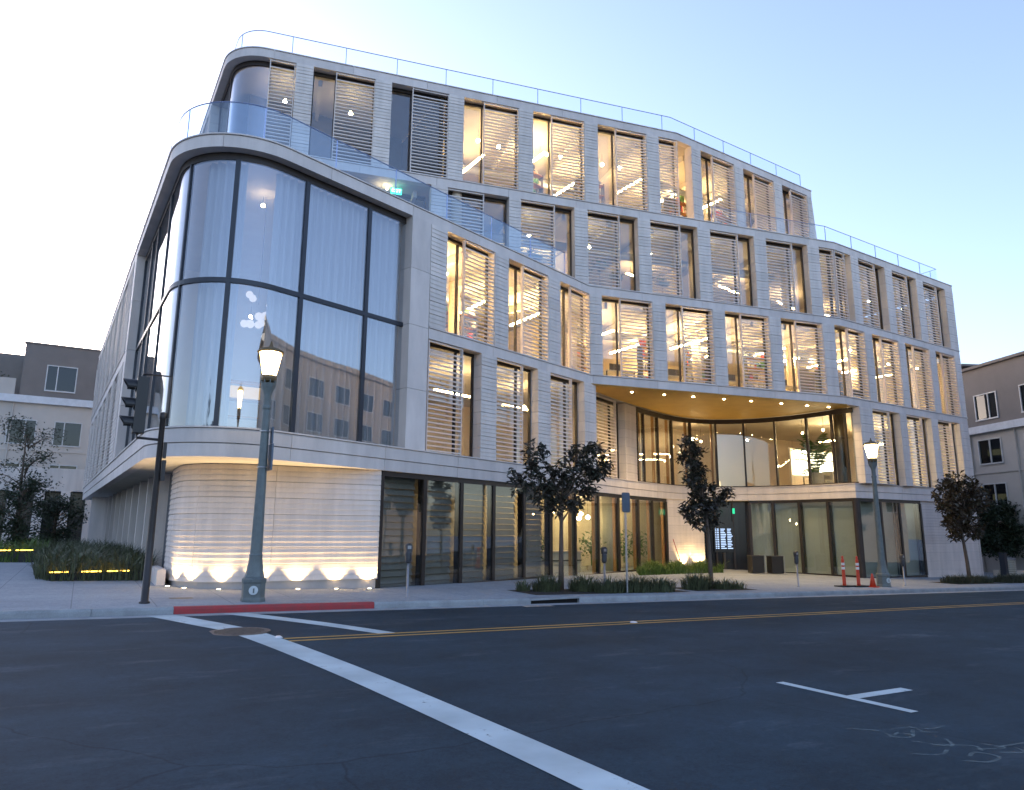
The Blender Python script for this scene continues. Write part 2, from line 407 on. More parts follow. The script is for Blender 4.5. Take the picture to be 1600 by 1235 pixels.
# storm drain in the kerb
sdn = thing('storm_drain', 'black slot of a storm drain under the kerb by the tree', 'drain', (11.35, KERB, zr(11.35)))
MB().box(10.55, 12.15, KERB+.10, KERB+.4, -.02+zr(11.35)-.05, .10+zr(11.35)).build('drain_throat', 'black_hole', sdn)
MB().box(10.55, 12.15, KERB-.012, KERB+.17, zr(11.35)+.105, zr(11.35)+.156).build('drain_lintel', 'kerb_stone', sdn)

# painted markings: sheets 4 mm above the asphalt
def strip(name, left, right, mtl, label, cat='road marking', lift=.006, kind=None):
    b = MB(); n = len(left)
    b.v = [(x, y, zr(x)+lift) for x, y in left]+[(x, y, zr(x)+lift) for x, y in right]
    b.f = [(i, i+1, n+i+1, n+i) for i in range(n-1)]
    o = b.build(name, mtl); return tag(o, label, cat, kind=kind)
cwl = crom([(1.30, 16.38), (1.95, 14.6), (2.42, 13.05), (2.85, 9.5), (3.10, 6.0), (3.22, 3.0), (3.26, 1.3)], 5)
cwr = crom([(1.85, 16.38), (2.50, 14.6), (2.92, 13.05), (3.30, 9.5), (3.52, 6.0), (3.63, 3.0), (3.67, 1.3)], 5)
strip('crosswalk_line', cwl, cwr, 'road_paint', 'wide white crosswalk line running from the red kerb to the lower edge')
strip('stop_line', crom([(2.75, 16.35), (3.9, 14.2), (4.72, 12.28)], 6), crom([(3.25, 16.35), (4.32, 14.2), (5.05, 12.28)], 6), 'road_paint', 'shorter white line from the red kerb to the yellow centre lines')
for i, y in enumerate((11.98, 12.28)):
    l = [(x, y+.0055*(x-3)*.6+.055) for x in (3.05, 8, 16, 30, 60, 110)]; r = [(x, yy-.11) for x, yy in l]
    strip('centre_line', l, r, 'yellow_paint', ('yellow centre line nearer the camera', 'yellow centre line nearer the building')[i], lift=.007)
b = MB()
def flat(b, pts, lift=.006): b.add([(x, y, zr(x)+lift) for x, y in pts], [tuple(range(len(pts)))])
tm = thing('parking_mark', 'white T shaped parking stall mark on the asphalt', 'road marking', (7.8, 5.4, zr(7.8)))
b = MB(); flat(b, [(7.72, 4.62), (7.86, 4.62), (7.86, 6.34), (7.72, 6.34)]); b.build('cross_bar', 'road_paint', tm)
b = MB(); flat(b, [(7.865, 5.30), (8.95, 5.30), (8.95, 5.46), (7.865, 5.46)]); b.build('stem_bar', 'road_paint', tm)
# lane reflectors on the yellow line
for i, (x, y) in enumerate(((3.0, 12.45), (10.4, 12.17))):
    b = MB(); m_ = Matrix.Translation((x, y, zr(x)+.004))
    b.add([m_ @ Vector(v) for v in ((-.06, -.06, 0), (.06, -.06, 0), (.06, .06, 0), (-.06, .06, 0), (-.03, -.045, .025), (.03, -.045, .025), (.03, .045, .025), (-.03, .045, .025))],
          [(4, 5, 6, 7), (0, 1, 5, 4), (1, 2, 6, 5), (2, 3, 7, 6), (3, 0, 4, 7)])
    tag(b.build('road_reflector', 'reflector'), ('small raised road reflector at the end of the yellow lines', 'small raised road reflector midway along the yellow lines')[i], 'reflector')
# manhole
mh = thing('manhole_cover', 'round rusty manhole cover set in the crosswalk line', 'manhole', (2.55, 13.4, zr(2.55)))
MB().lathe([(.52, 0), (.52, .012), (.44, .012)], 32, (2.55, 13.4, zr(2.55)-.002)).build('ring', 'iron', mh)
b = MB().lathe([(.43, 0), (.43, .016)], 32, (2.55, 13.4, zr(2.55)-.002))
for k in range(-4, 5):
    w = math.sqrt(.41**2-(k*.09)**2); b.box(2.55-w, 2.55+w, 13.4+k*.09-.015, 13.4+k*.09+.015, zr(2.55)+.012, zr(2.55)+.020)
b.build('lid', 'iron', mh)
# chalked utility marks on the asphalt
def stroke(b, pts, w=.06):
    pts = [Vector(p) for p in crom(pts, 4)]
    for p, q in zip(pts, pts[1:]):
        d = (q-p).normalized()*w/2; n = Vector((-d.y, d.x)); e = d*.6
        flat(b, [p-n-e, q-n+e, q+n+e, p+n-e], .005+.0006*random.random())
marks = [('chalk scribble nearest the white T mark', [[(7.05, 4.55), (7.25, 4.35), (7.2, 4.2)], [(7.2, 4.42), (7.45, 4.28)], [(7.15, 4.18), (7.3, 4.08), (7.42, 4.12), (7.36, 4.22), (7.22, 4.18)], [(7.4, 4.1), (7.6, 4.22)]]),
         ('chalk scribble with an arrow hook beside the right edge', [[(7.9, 4.52), (8.15, 4.45), (8.1, 4.3)], [(8.1, 4.6), (8.25, 4.36), (8.5, 4.35)], [(7.95, 4.4), (8.2, 4.25)]]),
         ('large overlapping chalk scribble lowest on the right', [[(7.55, 3.72), (7.75, 3.6), (7.95, 3.66)], [(7.95, 3.95), (8.1, 3.7), (8.3, 3.85)], [(8.0, 3.8), (8.3, 3.62), (8.2, 3.5)], [(7.75, 3.42), (7.9, 3.3), (8.15, 3.34), (8.1, 3.5), (7.92, 3.46)], [(8.2, 3.55), (8.5, 3.45), (8.45, 3.62)], [(8.45, 3.5), (8.9, 3.45)], [(8.3, 3.4), (8.5, 3.3), (8.6, 3.42)]])]
for (lab, ss), (ox, oy) in zip(marks, ((-.58, -.02), (-1.05, -.2), (-1.32, .02))):
    b = MB()
    for s_ in ss: stroke(b, [(p_[0]+ox, p_[1]+oy) for p_ in s_], .032)
    tag(b.build('chalk_mark', 'chalk'), lab, 'road marking')
# covers in the pavement
for i, (x, y, w, d) in enumerate(((2.15, 18.3, .5, .3), (10.4, 15.9, .9, .25), (5.1, 17.5, 1.6, .9))):
    f_ = zs if y > KERB else zr
    b = MB(); b.add([(x+sx, y+sy, f_(x+sx, y+sy)+(.004 if i != 1 else .008)) for sx, sy in ((-w/2, -d/2), (w/2, -d/2), (w/2, d/2), (-w/2, d/2))], [(0, 1, 2, 3)])
    tag(b.build('utility_cover', ('iron', 'galv', 'kerb_stone')[i]), ('small dark cover in the pavement beside the signal pole', 'pale grated cover in the gutter before the parking meter', 'grey concrete patch around the foot of the left street lamp')[i], 'cover')

# ------------------------------------------------------------------ the office building
K1, K2, RC = (18.88, 24.6), (33.1, 21.65), (45.55, 22.0)
BACK = (46.3, 48)
PC = fillet([(-.1, 53), (1.3, 18.85), K1, K2, RC, BACK], {1: 2.3})
REC = crom([(18, 24.6), (21.3, 26.3), (24.5, 27.7), (28, 28.9), (30.4, 28.9), (32.2, 27.7), (33.2, 25.9), (33.55, 24), (33.75, 22.0)], 5)
PA = fillet([(-.1, 53), (1.3, 17.4), (14, 22.75), (18, 24.6)], {1: 2.2})[:-1]+REC+[RC, BACK]
PD = fillet([(3.0, 50), (3.3, 28.29), K2, RC, BACK], {1: 1.8})
PE = fillet([(3.0, 50), (3.3, 28.29), (23.9, 23.7), (35.1, 24.1), (36.2, 46)], {1: 1.8})
ZA, ZB, ZC, ZD, ZE = 4.2, 8.6, 12.8, 17.05, 21.62
HB = .42
J = (8.83, 21.31)
OB = thing('office_building', 'five storey pale stone office building with louvred windows and a curved glass corner', 'building', (22, 30, 0))
sJ = nearest_s(PC, J); sK1 = nearest_s(PC, K1); sK2 = nearest_s(PC, K2); sRC = nearest_s(PC, RC)

def band(name, path, s0, s1, z1, h, pitch=3.33, out=0.0, depth=.30, cop=True):
    """slab edge: a row of fascia panels with open joints, a thin dark coping above"""
    part = MB().sweep(sub(path, s0, s1), [(-depth-.02, z1-h+.02), (out-.06, z1-h+.02), (out-.06, z1-.03), (-depth-.02, z1-.03)]).build(name, 'coping', OB)
    n = max(1, round((s1-s0)/pitch)); L = (s1-s0)/n
    for k in range(n):
        p = sub(path, s0+k*L+.006, s0+(k+1)*L-.006)
        MB().sweep(p, [(-depth, z1-h), (out, z1-h), (out, z1-.055), (out-.05, z1-.055), (out-.05, z1-.04), (-depth, z1-.04)]).build('fascia_panel', 'fascia', part)
        if cop: MB().sweep(p, [(out-.3, z1-.038), (out+.035, z1-.038), (out+.035, z1), (out-.3, z1)]).build('coping', 'fascia', part)
    return part
lenC, lenA, lenD, lenE = cum(PC)[-1], cum(PA)[-1], cum(PD)[-1], cum(PE)[-1]
band('third_storey_cornice', PC, 0, lenC, ZC, HB)
band('canopy_cornice', PC, sJ+.8, lenC, ZB, HB)
sBside = nearest_s(PC, (1.0, 31.2))
band('side_cornice', PC, 0, sBside, ZB, HB)
band('fourth_storey_cornice', PD, 0, lenD, ZD, HB)
band('roof_cornice', PE, 0, lenE, ZE, HB)
band('first_storey_cornice', PA, 0, lenA, ZA, .40)
band('lower_cornice', PA, 0, lenA, ZA-.37, .38, out=-.02, cop=False)

# floor slabs (ceilings seen from below)
def slab(name, path, z0, z1, mtl, inset=.28):
    return MB().slab(offs(path, -inset), z0, z1).build(name, mtl, OB)
slab('first_floor_slab', PA, ZA-.74, ZA-.05, 'soffit_pale')
pb = [at(PC, sJ+.3)]+[p for p in PC if p[0] > 9.5 and p[1] < 47]+[BACK, (9.6, 48)]
MB().slab(offs([(9.6, 48)]+pb[:-1], -.28), ZB-HB+.03, ZB-.05).build('second_floor_slab', 'ceiling', OB)
MB().slab([(.35, 52.5), (1.1, 31.3), (9.3, 31.3), (9.3, 52.5)], ZB-HB+.03, ZB-.05).build('side_floor_slab', 'ceiling', OB)
slab('third_floor_slab', PC, ZC-HB+.03, ZC-.05, 'ceiling')
slab('fourth_floor_slab', PD, ZD-HB+.03, ZD-.05, 'ceiling')
slab('roof_slab', PE, ZE-HB+.03, ZE-.05, 'ceiling')
# canopy soffit over the entrance recess
pr = offs(REC, -.15)
MB().slab([K1]+pr[1:]+[(33.4, 21.85), K2], ZB-HB-.015, ZB-HB+.012).build('canopy_soffit', 'soffit', OB)

# rooms behind the glass
MB().box(10, 45.3, 33.2, 33.6, -.9, ZD-.5).build('core_wall', 'white_wall', OB)
MB().box(8, 35.2, 33.2, 33.6, ZD-.05, ZE-.45).build('upper_core_wall', 'white_wall', OB)
MB().box(9.32, 9.5, 22.2, 31.2, ZB-.05, ZC-.42).build('partition', 'white_wall', OB)
MB().box(9.32, 9.5, 22.2, 31.2, ZA-.05, ZB-.42).build('partition', 'white_wall', OB)
MB().box(2.2, 9.5, 31.1, 31.3, ZA-.05, ZC-.42).build('partition', 'white_wall', OB)
MB().box(12.1, 12.25, 26.6, 33.2, ZD-.05, ZE-.45).build('partition', 'charcoal', OB)
MB().box(33.9, 34.1, 27.6, 33.2, -.9, ZA-.75).build('partition', 'white_wall', OB)
for x in (19, 26, 38.5):
    MB().box(x, x+.15, 28.5, 33.2, ZB-.05, ZC-.42).build('partition', 'white_wall', OB)
    MB().box(x+2, x+2.15, 28.0, 33.2, ZC-.05, ZD-.45).build('partition', 'white_wall', OB)
for x, y in ((13.0, 26.6), (20, 27.5), (27, 26), (34, 25.5), (40, 25.5)):
    for z0, z1 in ((ZB-.05, ZC-.4), (ZC-.05, ZD-.43)):
        MB().lathe([(.24, z0), (.24, z1)], 14, (x, y, 0)).build('column', 'white_wall', OB, True)
MB().box(1.5, 46, 23, 50, ZC-.052, ZC-.045).build('terrace_paving', 'roofing', OB) if False else None

# piers, windows, screens
PANEL = {}
def panel_mesh(w, d, h, ribs):
    key = (round(w, 3), d, round(h, 4), ribs)
    if key not in PANEL:
        b = MB(); pr_ = []
        g = .007
        for k in range(ribs):
            z0, z1 = g+(h-2*g)*k/ribs, g+(h-2*g)*(k+1)/ribs
            pr_ += [(.0, z0), (.0, z0+(z1-z0)*.18), (.015, z1)]
        fr = [(0, y, z) for y, z in pr_]; n = len(fr)
        b.v = fr+[(w, y, z) for _, y, z in fr]+[(0, d, g), (0, d, h-g), (w, d, g), (w, d, h-g)]
        b.f = [(i, i+1, n+i+1, n+i) for i in range(n-1)]
        a, c, e, f_ = 2*n, 2*n+1, 2*n+2, 2*n+3
        b.f += [tuple(range(n-1, -1, -1))+(a, c), tuple(range(n, 2*n))+(f_, e), (0, n, e, a), (n-1, c, f_, 2*n-1), (a, e, f_, c)]
        PANEL[key] = b.raw('stone_panel', 'stone')
    return PANEL[key]
COUNT = {'panel': 0, 'slat': 0}
def pier(a, b_, s0, s1, z0, z1, single=False, depth=.44, out=.03):
    w = s1-s0; h = z1-z0; fr = frame(a, b_, s0, 0)
    core = MB().box(.03, w-.03, .05-out, depth+.06, z0, z1, fr).build('pier', 'coping', OB)
    n = max(1, round(h/.465)); ph = h/n
    if single:
        bb = MB(); pm = panel_mesh(w, depth, ph, 3)
        for k in range(n):
            mm = fr @ Matrix.Translation((0, -out, z0+k*ph)); bb.add([mm @ v.co for v in pm.vertices], [tuple(p.vertices) for p in pm.polygons])
        inst('stone_course', bb.raw('stone_course', 'stone'), ID, core)['kind'] = 'stuff'
    else:
        pm = panel_mesh(w, depth, ph, 3)
        for k in range(n): inst('stone_panel', pm, fr @ Matrix.Translation((0, -out, z0+k*ph)), core)
        COUNT['panel'] += n
SLAT = {}
def slat_mesh(L):
    k = round(L, 2)
    if k not in SLAT:
        b = MB(); b.v = [(x, y, z) for x in (0, L) for y, z in ((0, -.019), (.004, -.024), (.075, -.014), (.075, .012), (.004, .024), (0, .019))]
        b.f = [(i, (i+1) % 6, 6+(i+1) % 6, 6+i) for i in range(6)]+[tuple(range(5, -1, -1)), tuple(range(6, 12))]
        SLAT[k] = b.raw('slat', 'slat')
    return SLAT[k]
def screen(a, b_, s0, s1, z0, z1, single=False, inset=.02):
    fr = frame(a, b_, s0, 0); w = s1-s0
    f = MB()
    for x in (0, w-.035): f.box(x, x+.035, inset, inset+.13, z0+.02, z1-.03, fr)
    f.box(.036, w-.036, inset+.04, inset+.1, z1-.075, z1-.03, fr); f.box(.036, w-.036, inset+.04, inset+.1, z0+.02, z0+.06, fr)
    sc = f.build('louvre_screen', 'slat', OB)
    n = int((z1-z0-.2)/.158); sm = slat_mesh(w-.074)
    if single:
        bb = MB()
        for k in range(n):
            mm = fr @ Matrix.Translation((.037, inset+.01, z0+.14+k*.158)); bb.add([mm @ v.co for v in sm.vertices], [tuple(p.vertices) for p in sm.polygons])
        inst('slats', bb.raw('slats', 'slat'), ID, sc)['kind'] = 'stuff'
    else:
        for k in range(n): inst('slat', sm, fr @ Matrix.Translation((.037, inset+.01, z0+.14+k*.158)), sc)
        COUNT['slat'] += n
def window(a, b_, s0, s1, z0, z1, split=None, gl='glass', depth=.42):
    fr = frame(a, b_, s0, 0); w = s1-s0; f = MB(); t = .055
    f.box(0, w, depth-.05, depth+.06, z1-.13, z1, fr); f.box(0, w, depth-.05, depth+.06, z0, z0+.06, fr)
    xs = [0, w-t]+([split-s0-t/2] if split else [])
    for x in xs: f.box(x, x+t, depth-.05, depth+.06, z0+.061, z1-.131, fr)
    wd = f.build('window', 'bronze', OB)
    cuts = sorted([t]+([split-s0-t/2, split-s0+t/2] if split else [])+[w-t])
    for x0, x1 in zip(cuts[::2], cuts[1::2]):
        MB().box(x0-.01, x1+.01, depth, depth+.02, z0+.05, z1-.12, fr).build('pane', gl, wd)
def storey(a, b_, z0, z1, piers, bays, side, ns=0, single_piers=False, gl='glass'):
    """piers [(s0,s1)], bays [(s0,s1)]; side = where the screen stands; the first ns screens get single slats"""
    for s0, s1 in piers: pier(a, b_, s0, s1, z0, z1, single_piers)
    for k, (s0, s1) in enumerate(bays):
        L = min(1.70, (s1-s0)*.64) if s1-s0 > 1.2 else s1-s0
        if side == 'R': c0, c1, sp = s1-L, s1, s1-L
        else: c0, c1, sp = s0, s0+L, s0+L
        window(a, b_, s0, s1, z0, z1, sp if s1-s0 > 1.2 else None, gl)
        screen(a, b_, c0, c1, z0, z1, k >= ns)
D0 = (5.04, 27.9)
def between(piers, s_end=None, s_start=None):
    out = [] if s_start is None else [(s_start, piers[0][0])]
    out += [(p[1], q[0]) for p, q in zip(piers, piers[1:])]
    if s_end is not None: out.append((piers[-1][1], s_end))
    return out
# third storey (between ZB and ZC)
zl, zh = ZB, ZC-HB
pa = [(.78, 1.57), (4.15, 4.95), (7.52, 8.35)]
storey(J, K1, zl, zh, pa, between(pa, 10.59), 'R', 3)
pb_ = [(0.0, .62), (3.28, 3.98), (6.63, 7.33), (9.96, 10.68), (13.32, 14.1)]
storey(K1, K2, zl, zh, pb_, between(pb_), 'R')
pc = [(2.18, 2.85), (5.50, 6.17), (8.80, 9.50), (11.75, 12.42)]
storey(K2, RC, zl, zh, pc, between(pc, s_start=-.25), 'R', single_piers=True)
# second storey (between ZA and ZB)
zl, zh = ZA, ZB-HB
pa = [(3.45, 4.30), (6.80, 7.62), (10.05, 10.95)]
storey(J, K1, zl, zh, pa, [(.85, 3.45), (4.30, 6.80), (7.62, 10.05)], 'L', 3)
pc = [(1.05, 2.23), (4.85, 5.55), (8.15, 8.88), (11.40, 12.42)]
storey(K2, RC, zl, zh, pc, between(pc), 'L', single_piers=True)
# fourth storey (between ZC and ZD)
zl, zh = ZC, ZD-HB
pa = [(6.80, 7.52), (10.40, 10.95), (13.62, 14.28), (16.95, 17.62), (20.28, 21.0), (23.62, 24.35), (26.98, 27.72)]
storey(D0, K2, zl, zh, pa, between(pa, 28.70), 'L', 1)
pc = [(1.45, 2.17), (4.78, 5.52), (8.12, 8.90), (11.45, 12.42)]
storey(K2, RC, zl, zh, pc, between(pc, s_start=.06), 'L', single_piers=True)
# fifth storey (between ZD and ZE)
zl, zh = ZD, ZE-HB
pa = [(.83, 1.55), (4.18, 4.90), (7.50, 8.20), (10.86, 11.56), (14.2, 14.90), (17.58, 18.25)]
storey(D0, K2, zl, zh, pa, between(pa, 19.35), 'R', 2)
screen(D0, K2, -.22, .80, zl, zh, True); 
E1, E2 = (23.9, 23.7), (35.1, 24.1)
pc = [(1.0, 1.70), (4.33, 5.05), (7.68, 8.40)]
storey(E1, E2, zl, zh, pc, between(pc, 10.75), 'R', single_piers=True)
pier(E1, E2, 10.75, 11.15, zl, zh, True)
b = MB(); m_ = frame(E1, E2, 0, 0)      # raked stone end wall of the top storey
b.add([m_ @ Vector(v) for v in ((11.2, .02, zl), (11.62, .02, zl), (11.22, .02, zh), (11.2, 9, zl), (11.62, 9, zl), (11.22, 9, zh))], [(0, 1, 2), (3, 5, 4), (0, 2, 5, 3), (1, 4, 5, 2), (0, 3, 4, 1)])
b.build('end_wall', 'stone', OB)
# fourth storey: set back glazing under the prow, left of the first pier
for i in range(4): window(D0, K2, -1.4+i*2.05, -1.4+(i+1)*2.05, ZC, ZD-HB, None, 'glass', 1.35)
# side facade
SA, SB_ = (-.1, 53), (1.3, 18.85)
for z0, z1 in ((ZA, ZB-HB), (ZB, ZC-HB)):
    ps = [(k*3.33, k*3.33+.9) for k in range(7)]+[(20.9, 21.8)]
    for p in ps: pier(SA, SB_, *p, z0, z1, True)
    for q in between(ps): window(SA, SB_, *q, z0, z1, None, 'side_glass'); screen(SA, SB_, q[0], q[0]+.62*(q[1]-q[0]), z0, z1, True)
SD, SE_ = (3.0, 50), (3.3, 28.29)
for z0, z1 in ((ZD, ZE-HB), (ZC, ZD-HB)):
    ps = [(k*3.33, k*3.33+.9) for k in range(5)]+[(16.4, 17.2)]
    for p in ps: pier(SD, SE_, *p, z0, z1, True)
    for q in between(ps): window(SD, SE_, *q, z0, z1, None, 'side_glass'); screen(SD, SE_, q[0], q[0]+.62*(q[1]-q[0]), z0, z1, True)
# right flank and rear
MB().box(45.9, 46.1, 22.35, 47.5, -1.2, ZD-.45).build('flank_wall', 'stone', OB)
MB().box(.4, 46, 47.6, 47.9, -1.2, ZC-.45).build('rear_wall', 'stone', OB)
MB().box(3.2, 36, 45.6, 45.9, ZC-.05, ZE-.45).build('rear_wall', 'stone', OB)

# curved two storey corner glass
PCi = offs(PC, -.35)
sJi = nearest_s(PCi, at(PC, sJ)); sS = nearest_s(PCi, (1.2, 30.3))
stops = [sS, sS+2.3, 26.61, 29.5, 31.95, 33.47, 35.6, 37.97, sJi-.02]
zl, zh, zm = ZA+.02, ZC-HB, 8.52
CG = MB().sweep(sub(PCi, stops[0], stops[-1]), [(-.05, zm-.07), (.05, zm-.07), (.05, zm+.07), (-.05, zm+.07)]).build('corner_glazing', 'steel_dark', OB)
MB().sweep(sub(PCi, stops[0], stops[-1]), [(-.08, zh-.22), (.03, zh-.22), (.03, zh-.001), (-.08, zh-.001)]).build('head_rail', 'bronze', CG)
MB().sweep(sub(PCi, stops[0], stops[-1]), [(-.06, zl), (.05, zl), (.05, zl+.09), (-.06, zl+.09)]).build('sill_rail', 'bronze', CG)
for k, s_ in enumerate(stops):
    thin = k in (1, 2, 3, 4)
    w = .03 if thin else .065
    for z0, z1 in ((zl+.091, zm-.071), (zm+.071, zh-.221)):
        MB().sweep(sub(PCi, max(0, s_-w), s_+w), [(-.07, z0), (.055, z0), (.055, z1), (-.07, z1)]).build('mullion', 'steel_dark', CG)
for s0, s1 in zip(stops, stops[1:]):
    for z0, z1 in ((zl+.08, zm-.06), (zm+.06, zh-.21)):
        p = sub(PCi, s0+.025, s1-.025)
        pane = MB().sweep(p, [(-.012, z0), (.012, z0), (.012, z1), (-.012, z1)]).build('pane', 'corner_glass', CG, False)
        smooth_by_angle(pane, 30)
PEi = offs(PE, -.38); e0 = nearest_s(PEi, (3.5, 32.6)); e1 = nearest_s(PEi, (4.9, 28.2)); em = nearest_s(PEi, (3.6, 30.0))
for z0, z1, nm in ((ZD, ZE-HB, 'rounded_corner_window'), (ZC, ZD-HB, 'rounded_corner_window')):
    rw = MB().sweep(sub(PEi, e0, e1), [(-.06, z1-.2), (.04, z1-.2), (.04, z1), (-.06, z1)]).build(nm, 'bronze', OB)
    MB().sweep(sub(PEi, e0, e1), [(-.06, z0), (.04, z0), (.04, z0+.08), (-.06, z0+.08)]).build('sill_rail', 'bronze', rw)
    for s_ in (e0, em, e1): MB().sweep(sub(PEi, s_-.03, s_+.03), [(-.06, z0+.081), (.04, z0+.081), (.04, z1-.201), (-.06, z1-.201)]).build('mullion', 'bronze', rw)
    for a_, c_ in ((e0, em), (em, e1)):
        smooth_by_angle(MB().sweep(sub(PEi, a_+.02, c_-.02), [(-.012, z0+.07), (.012, z0+.07), (.012, z1-.19), (-.012, z1-.19)]).build('pane', 'corner_glass', rw), 30)
window(D0, K2, -.22, .80, ZD, ZE-HB)
MB().box(4.6, 12, 31.0, 31.2, ZC-.05, ZE-.45).build('partition', 'charcoal', OB)
for z, a, b_, d_ in ((ZC-.85, K1, K2, 4.6), (ZC-.85, K2, RC, 4.2), (ZC-.8, J, K1, 4.4), (ZE-.95, D0, (23.3, 23.83), 5.2), (ZD-.85, D0, K2, 3.4), (ZE-.9, E1, E2, 3.2)):
    q0, q1 = frame(a, b_) @ Vector((1, d_, z)), frame(a, b_) @ Vector((math.dist(a, b_)-1, d_+.4, z))
    MB().tube([q0, q1], .24, 12).build('air_duct', 'galv', OB, True)
# smooth stone jambs either side of the corner glass
for z0, z1 in ((ZA+.001, 6.3), (6.312, 8.5), (8.512, 10.5), (10.512, ZC-HB-.001)):
    MB().box(-.10, .76, -.02, .55, z0, z1, frame(J, K1)).build('jamb_stone', 'fascia', OB)
    MB().box(21.82, 22.65, -.0, .55, z0, z1, frame(SA, SB_)).build('jamb_stone', 'fascia', OB)
# sheer curtains behind the corner glass
def curtain(path, s0, s1, z0, z1, fold=.25, amp=.085):
    P = []; L = s1-s0; n = int(L/.035)
    for k in range(n+1):
        q = at(path, s0+L*k/n); d = Vector(at(path, min(s0+L*k/n+.05, s1))) - Vector(at(path, max(s0+L*k/n-.05, s0))); d.normalize()
        f = amp*math.sin(2*PI*(L*k/n)/fold+1.3*math.sin(k*.11))*(1+.4*math.sin(k*.043))
        P.append((q[0]-d.y*f, q[1]+d.x*f))
    b = MB(); n = len(P); b.v = [(x, y, z0) for x, y in P]+[(x, y, z1) for x, y in P]; b.f = [(i, i+1, n+i+1, n+i) for i in range(n-1)]
    me = b.raw('curtain', 'curtain')
    for p in me.polygons: p.use_smooth = True
    return inst('curtain', me, ID)
PCc = offs(PC, -.72); o_ = cum(PCc)[-1]
def sc_(s): return nearest_s(PCc, at(PCi, s))
for s0, s1, lab in ((32.25, 33.75, 'tall sheer curtain at the rounded corner of the glass'), (34.75, 35.75, 'narrow sheer curtain bunched right of the lantern globes'), (35.8, 37.95, 'broad sheer curtain behind the third tall pane'), (38.05, 39.6, 'broad sheer curtain behind the pane beside the stone jamb')):
    tag(curtain(PCc, sc_(s0), sc_(s1), ZA, ZC-HB-.1), lab, 'curtain', 'curtains behind the corner glass')

# ground storey: ribbed stone wall at the corner
GW = fillet([(2.25, 23.7), (2.25, 20.42), (7.55, 20.12)], {1: 1.75})
LG = cum(GW)[-1]
gz0 = .30
sw = MB().sweep(GW, [(-.35, -.3), (-.05, -.3), (-.05, ZA-.745), (-.35, ZA-.745)]).build('ground_storey_wall', 'coping', OB)
nrow = 7; ph = (ZA-.75-gz0)/nrow; cuts = [0, LG*.17, LG*.36, LG*.62, LG]
for r_ in range(nrow):
    z0 = gz0+r_*ph
    for k in range(4):
        pr_ = [(-.04, z0+.006)]
        for q in range(3):
            a0, a1 = z0+.006+(ph-.012)*q/3, z0+.006+(ph-.012)*(q+1)/3
            pr_ += [(.022, a0), (.022, a0+(a1-a0)*.2), (.0, a1)]
        pr_.append((-.04, z0+ph-.006))
        MB().sweep(sub(GW, cuts[k]+.004, cuts[k+1]-.004), pr_).build('stone_panel', 'stone', sw)
MB().sweep([(2.13, 24.2), (2.13, 21.9)], [(0, -.2), (.22, -.2), (.22, .6), (0, .6)]).build('stone_plinth', 'stone', sw)
# side ground storey: fins between grey panels
for k in range(11):
    y = 25.6+k*2.45; x = 2.35-.041*(y-24)
    MB().box(x-.30, x+.05, y-.14, y+.14, -.2, ZA-.75).build('stone_fin', 'stone', OB)
    MB().box(x+.12, x+.2, y+.15, y+2.30, -.2, ZA-.75).build('infill_panel', 'infill', OB)
MB().box(2.35, 2.5, 23.75, 25.45, -.2, ZA-.75).build('infill_panel', 'infill', OB)
# rear wing beyond the end of the side facade
RW = thing('rear_wing', 'low pale stone wing with dark openings behind the far left end of the offices', 'building', (-3, 57, .6))
MB().box(-9, 1.5, 56, 62, 4.1, 5.6).build('wall', 'stone', RW)
for k in range(7):
    MB().box(-8.6+k*1.45, -8.6+k*1.45+.55, 56, 56.5, .3, 4.1).build('stone_fin', 'stone', RW)
MB().box(-9, 1.5, 57.2, 57.4, .3, 4.1).build('dark_glazing', 'window_void', RW)

# ground storey glazing along the street and round the recess
PG = offs(PA, -.14)
def gl_run(cuts, zb, zt, gl, mw=.06, name='shopfront'):
    root = MB().sweep(sub(PG, cuts[0], cuts[-1]), [(-.08, zt-.16), (.04, zt-.16), (.04, zt), (-.08, zt)]).build(name, 'bronze', OB)
    MB().sweep(sub(PG, cuts[0], cuts[-1]), [(-.10, zb), (.06, zb), (.06, zb+.62), (-.10, zb+.62)]).build('sill_rail', 'bronze', root)
    for c in cuts: MB().sweep(sub(PG, c-mw, c+mw), [(-.22, zb+.621), (.05, zb+.621), (.05, zt-.161), (-.22, zt-.161)]).build('mullion', 'bronze', root)
    for a, c in zip(cuts, cuts[1:]):
        smooth_by_angle(MB().sweep(sub(PG, a+mw-.01, c-mw+.01), [(-.012, zb+.61), (.012, zb+.61), (.012, zt-.15), (-.012, zt-.15)]).build('pane', gl, root), 30)
    return root
zt = ZA-.752
g1 = [40.13, 42.02, 43.84, 45.64, 47.57, 49.5]
gl_run(g1, -.65, zt, 'dark_glass', .075)
g2 = [49.58, 51.61, 53.97, 56.18, 58.35, 59.91, 61.47]
gl_run(g2, -.78, zt, 'glass', .06)
g3 = [67.28, 68.52, 69.98, 71.59, 73.05]
gl_run(g3, -1.05, zt, 'glass', .07)
sKR = nearest_s(PG, (33.7, 22.15))
g4 = [sKR+.25, 75.22, 76.9, 78.92]
gl_run(g4, -1.15, zt, 'glass', .07)
MB().lathe([(.16, -1.0), (.16, zt)], 10, (*at(PG, sKR+.02), 0)).build('corner_post', 'bronze', OB)
PGi = offs(PA, -.50)
def si(s): return nearest_s(PGi, at(PG, s))
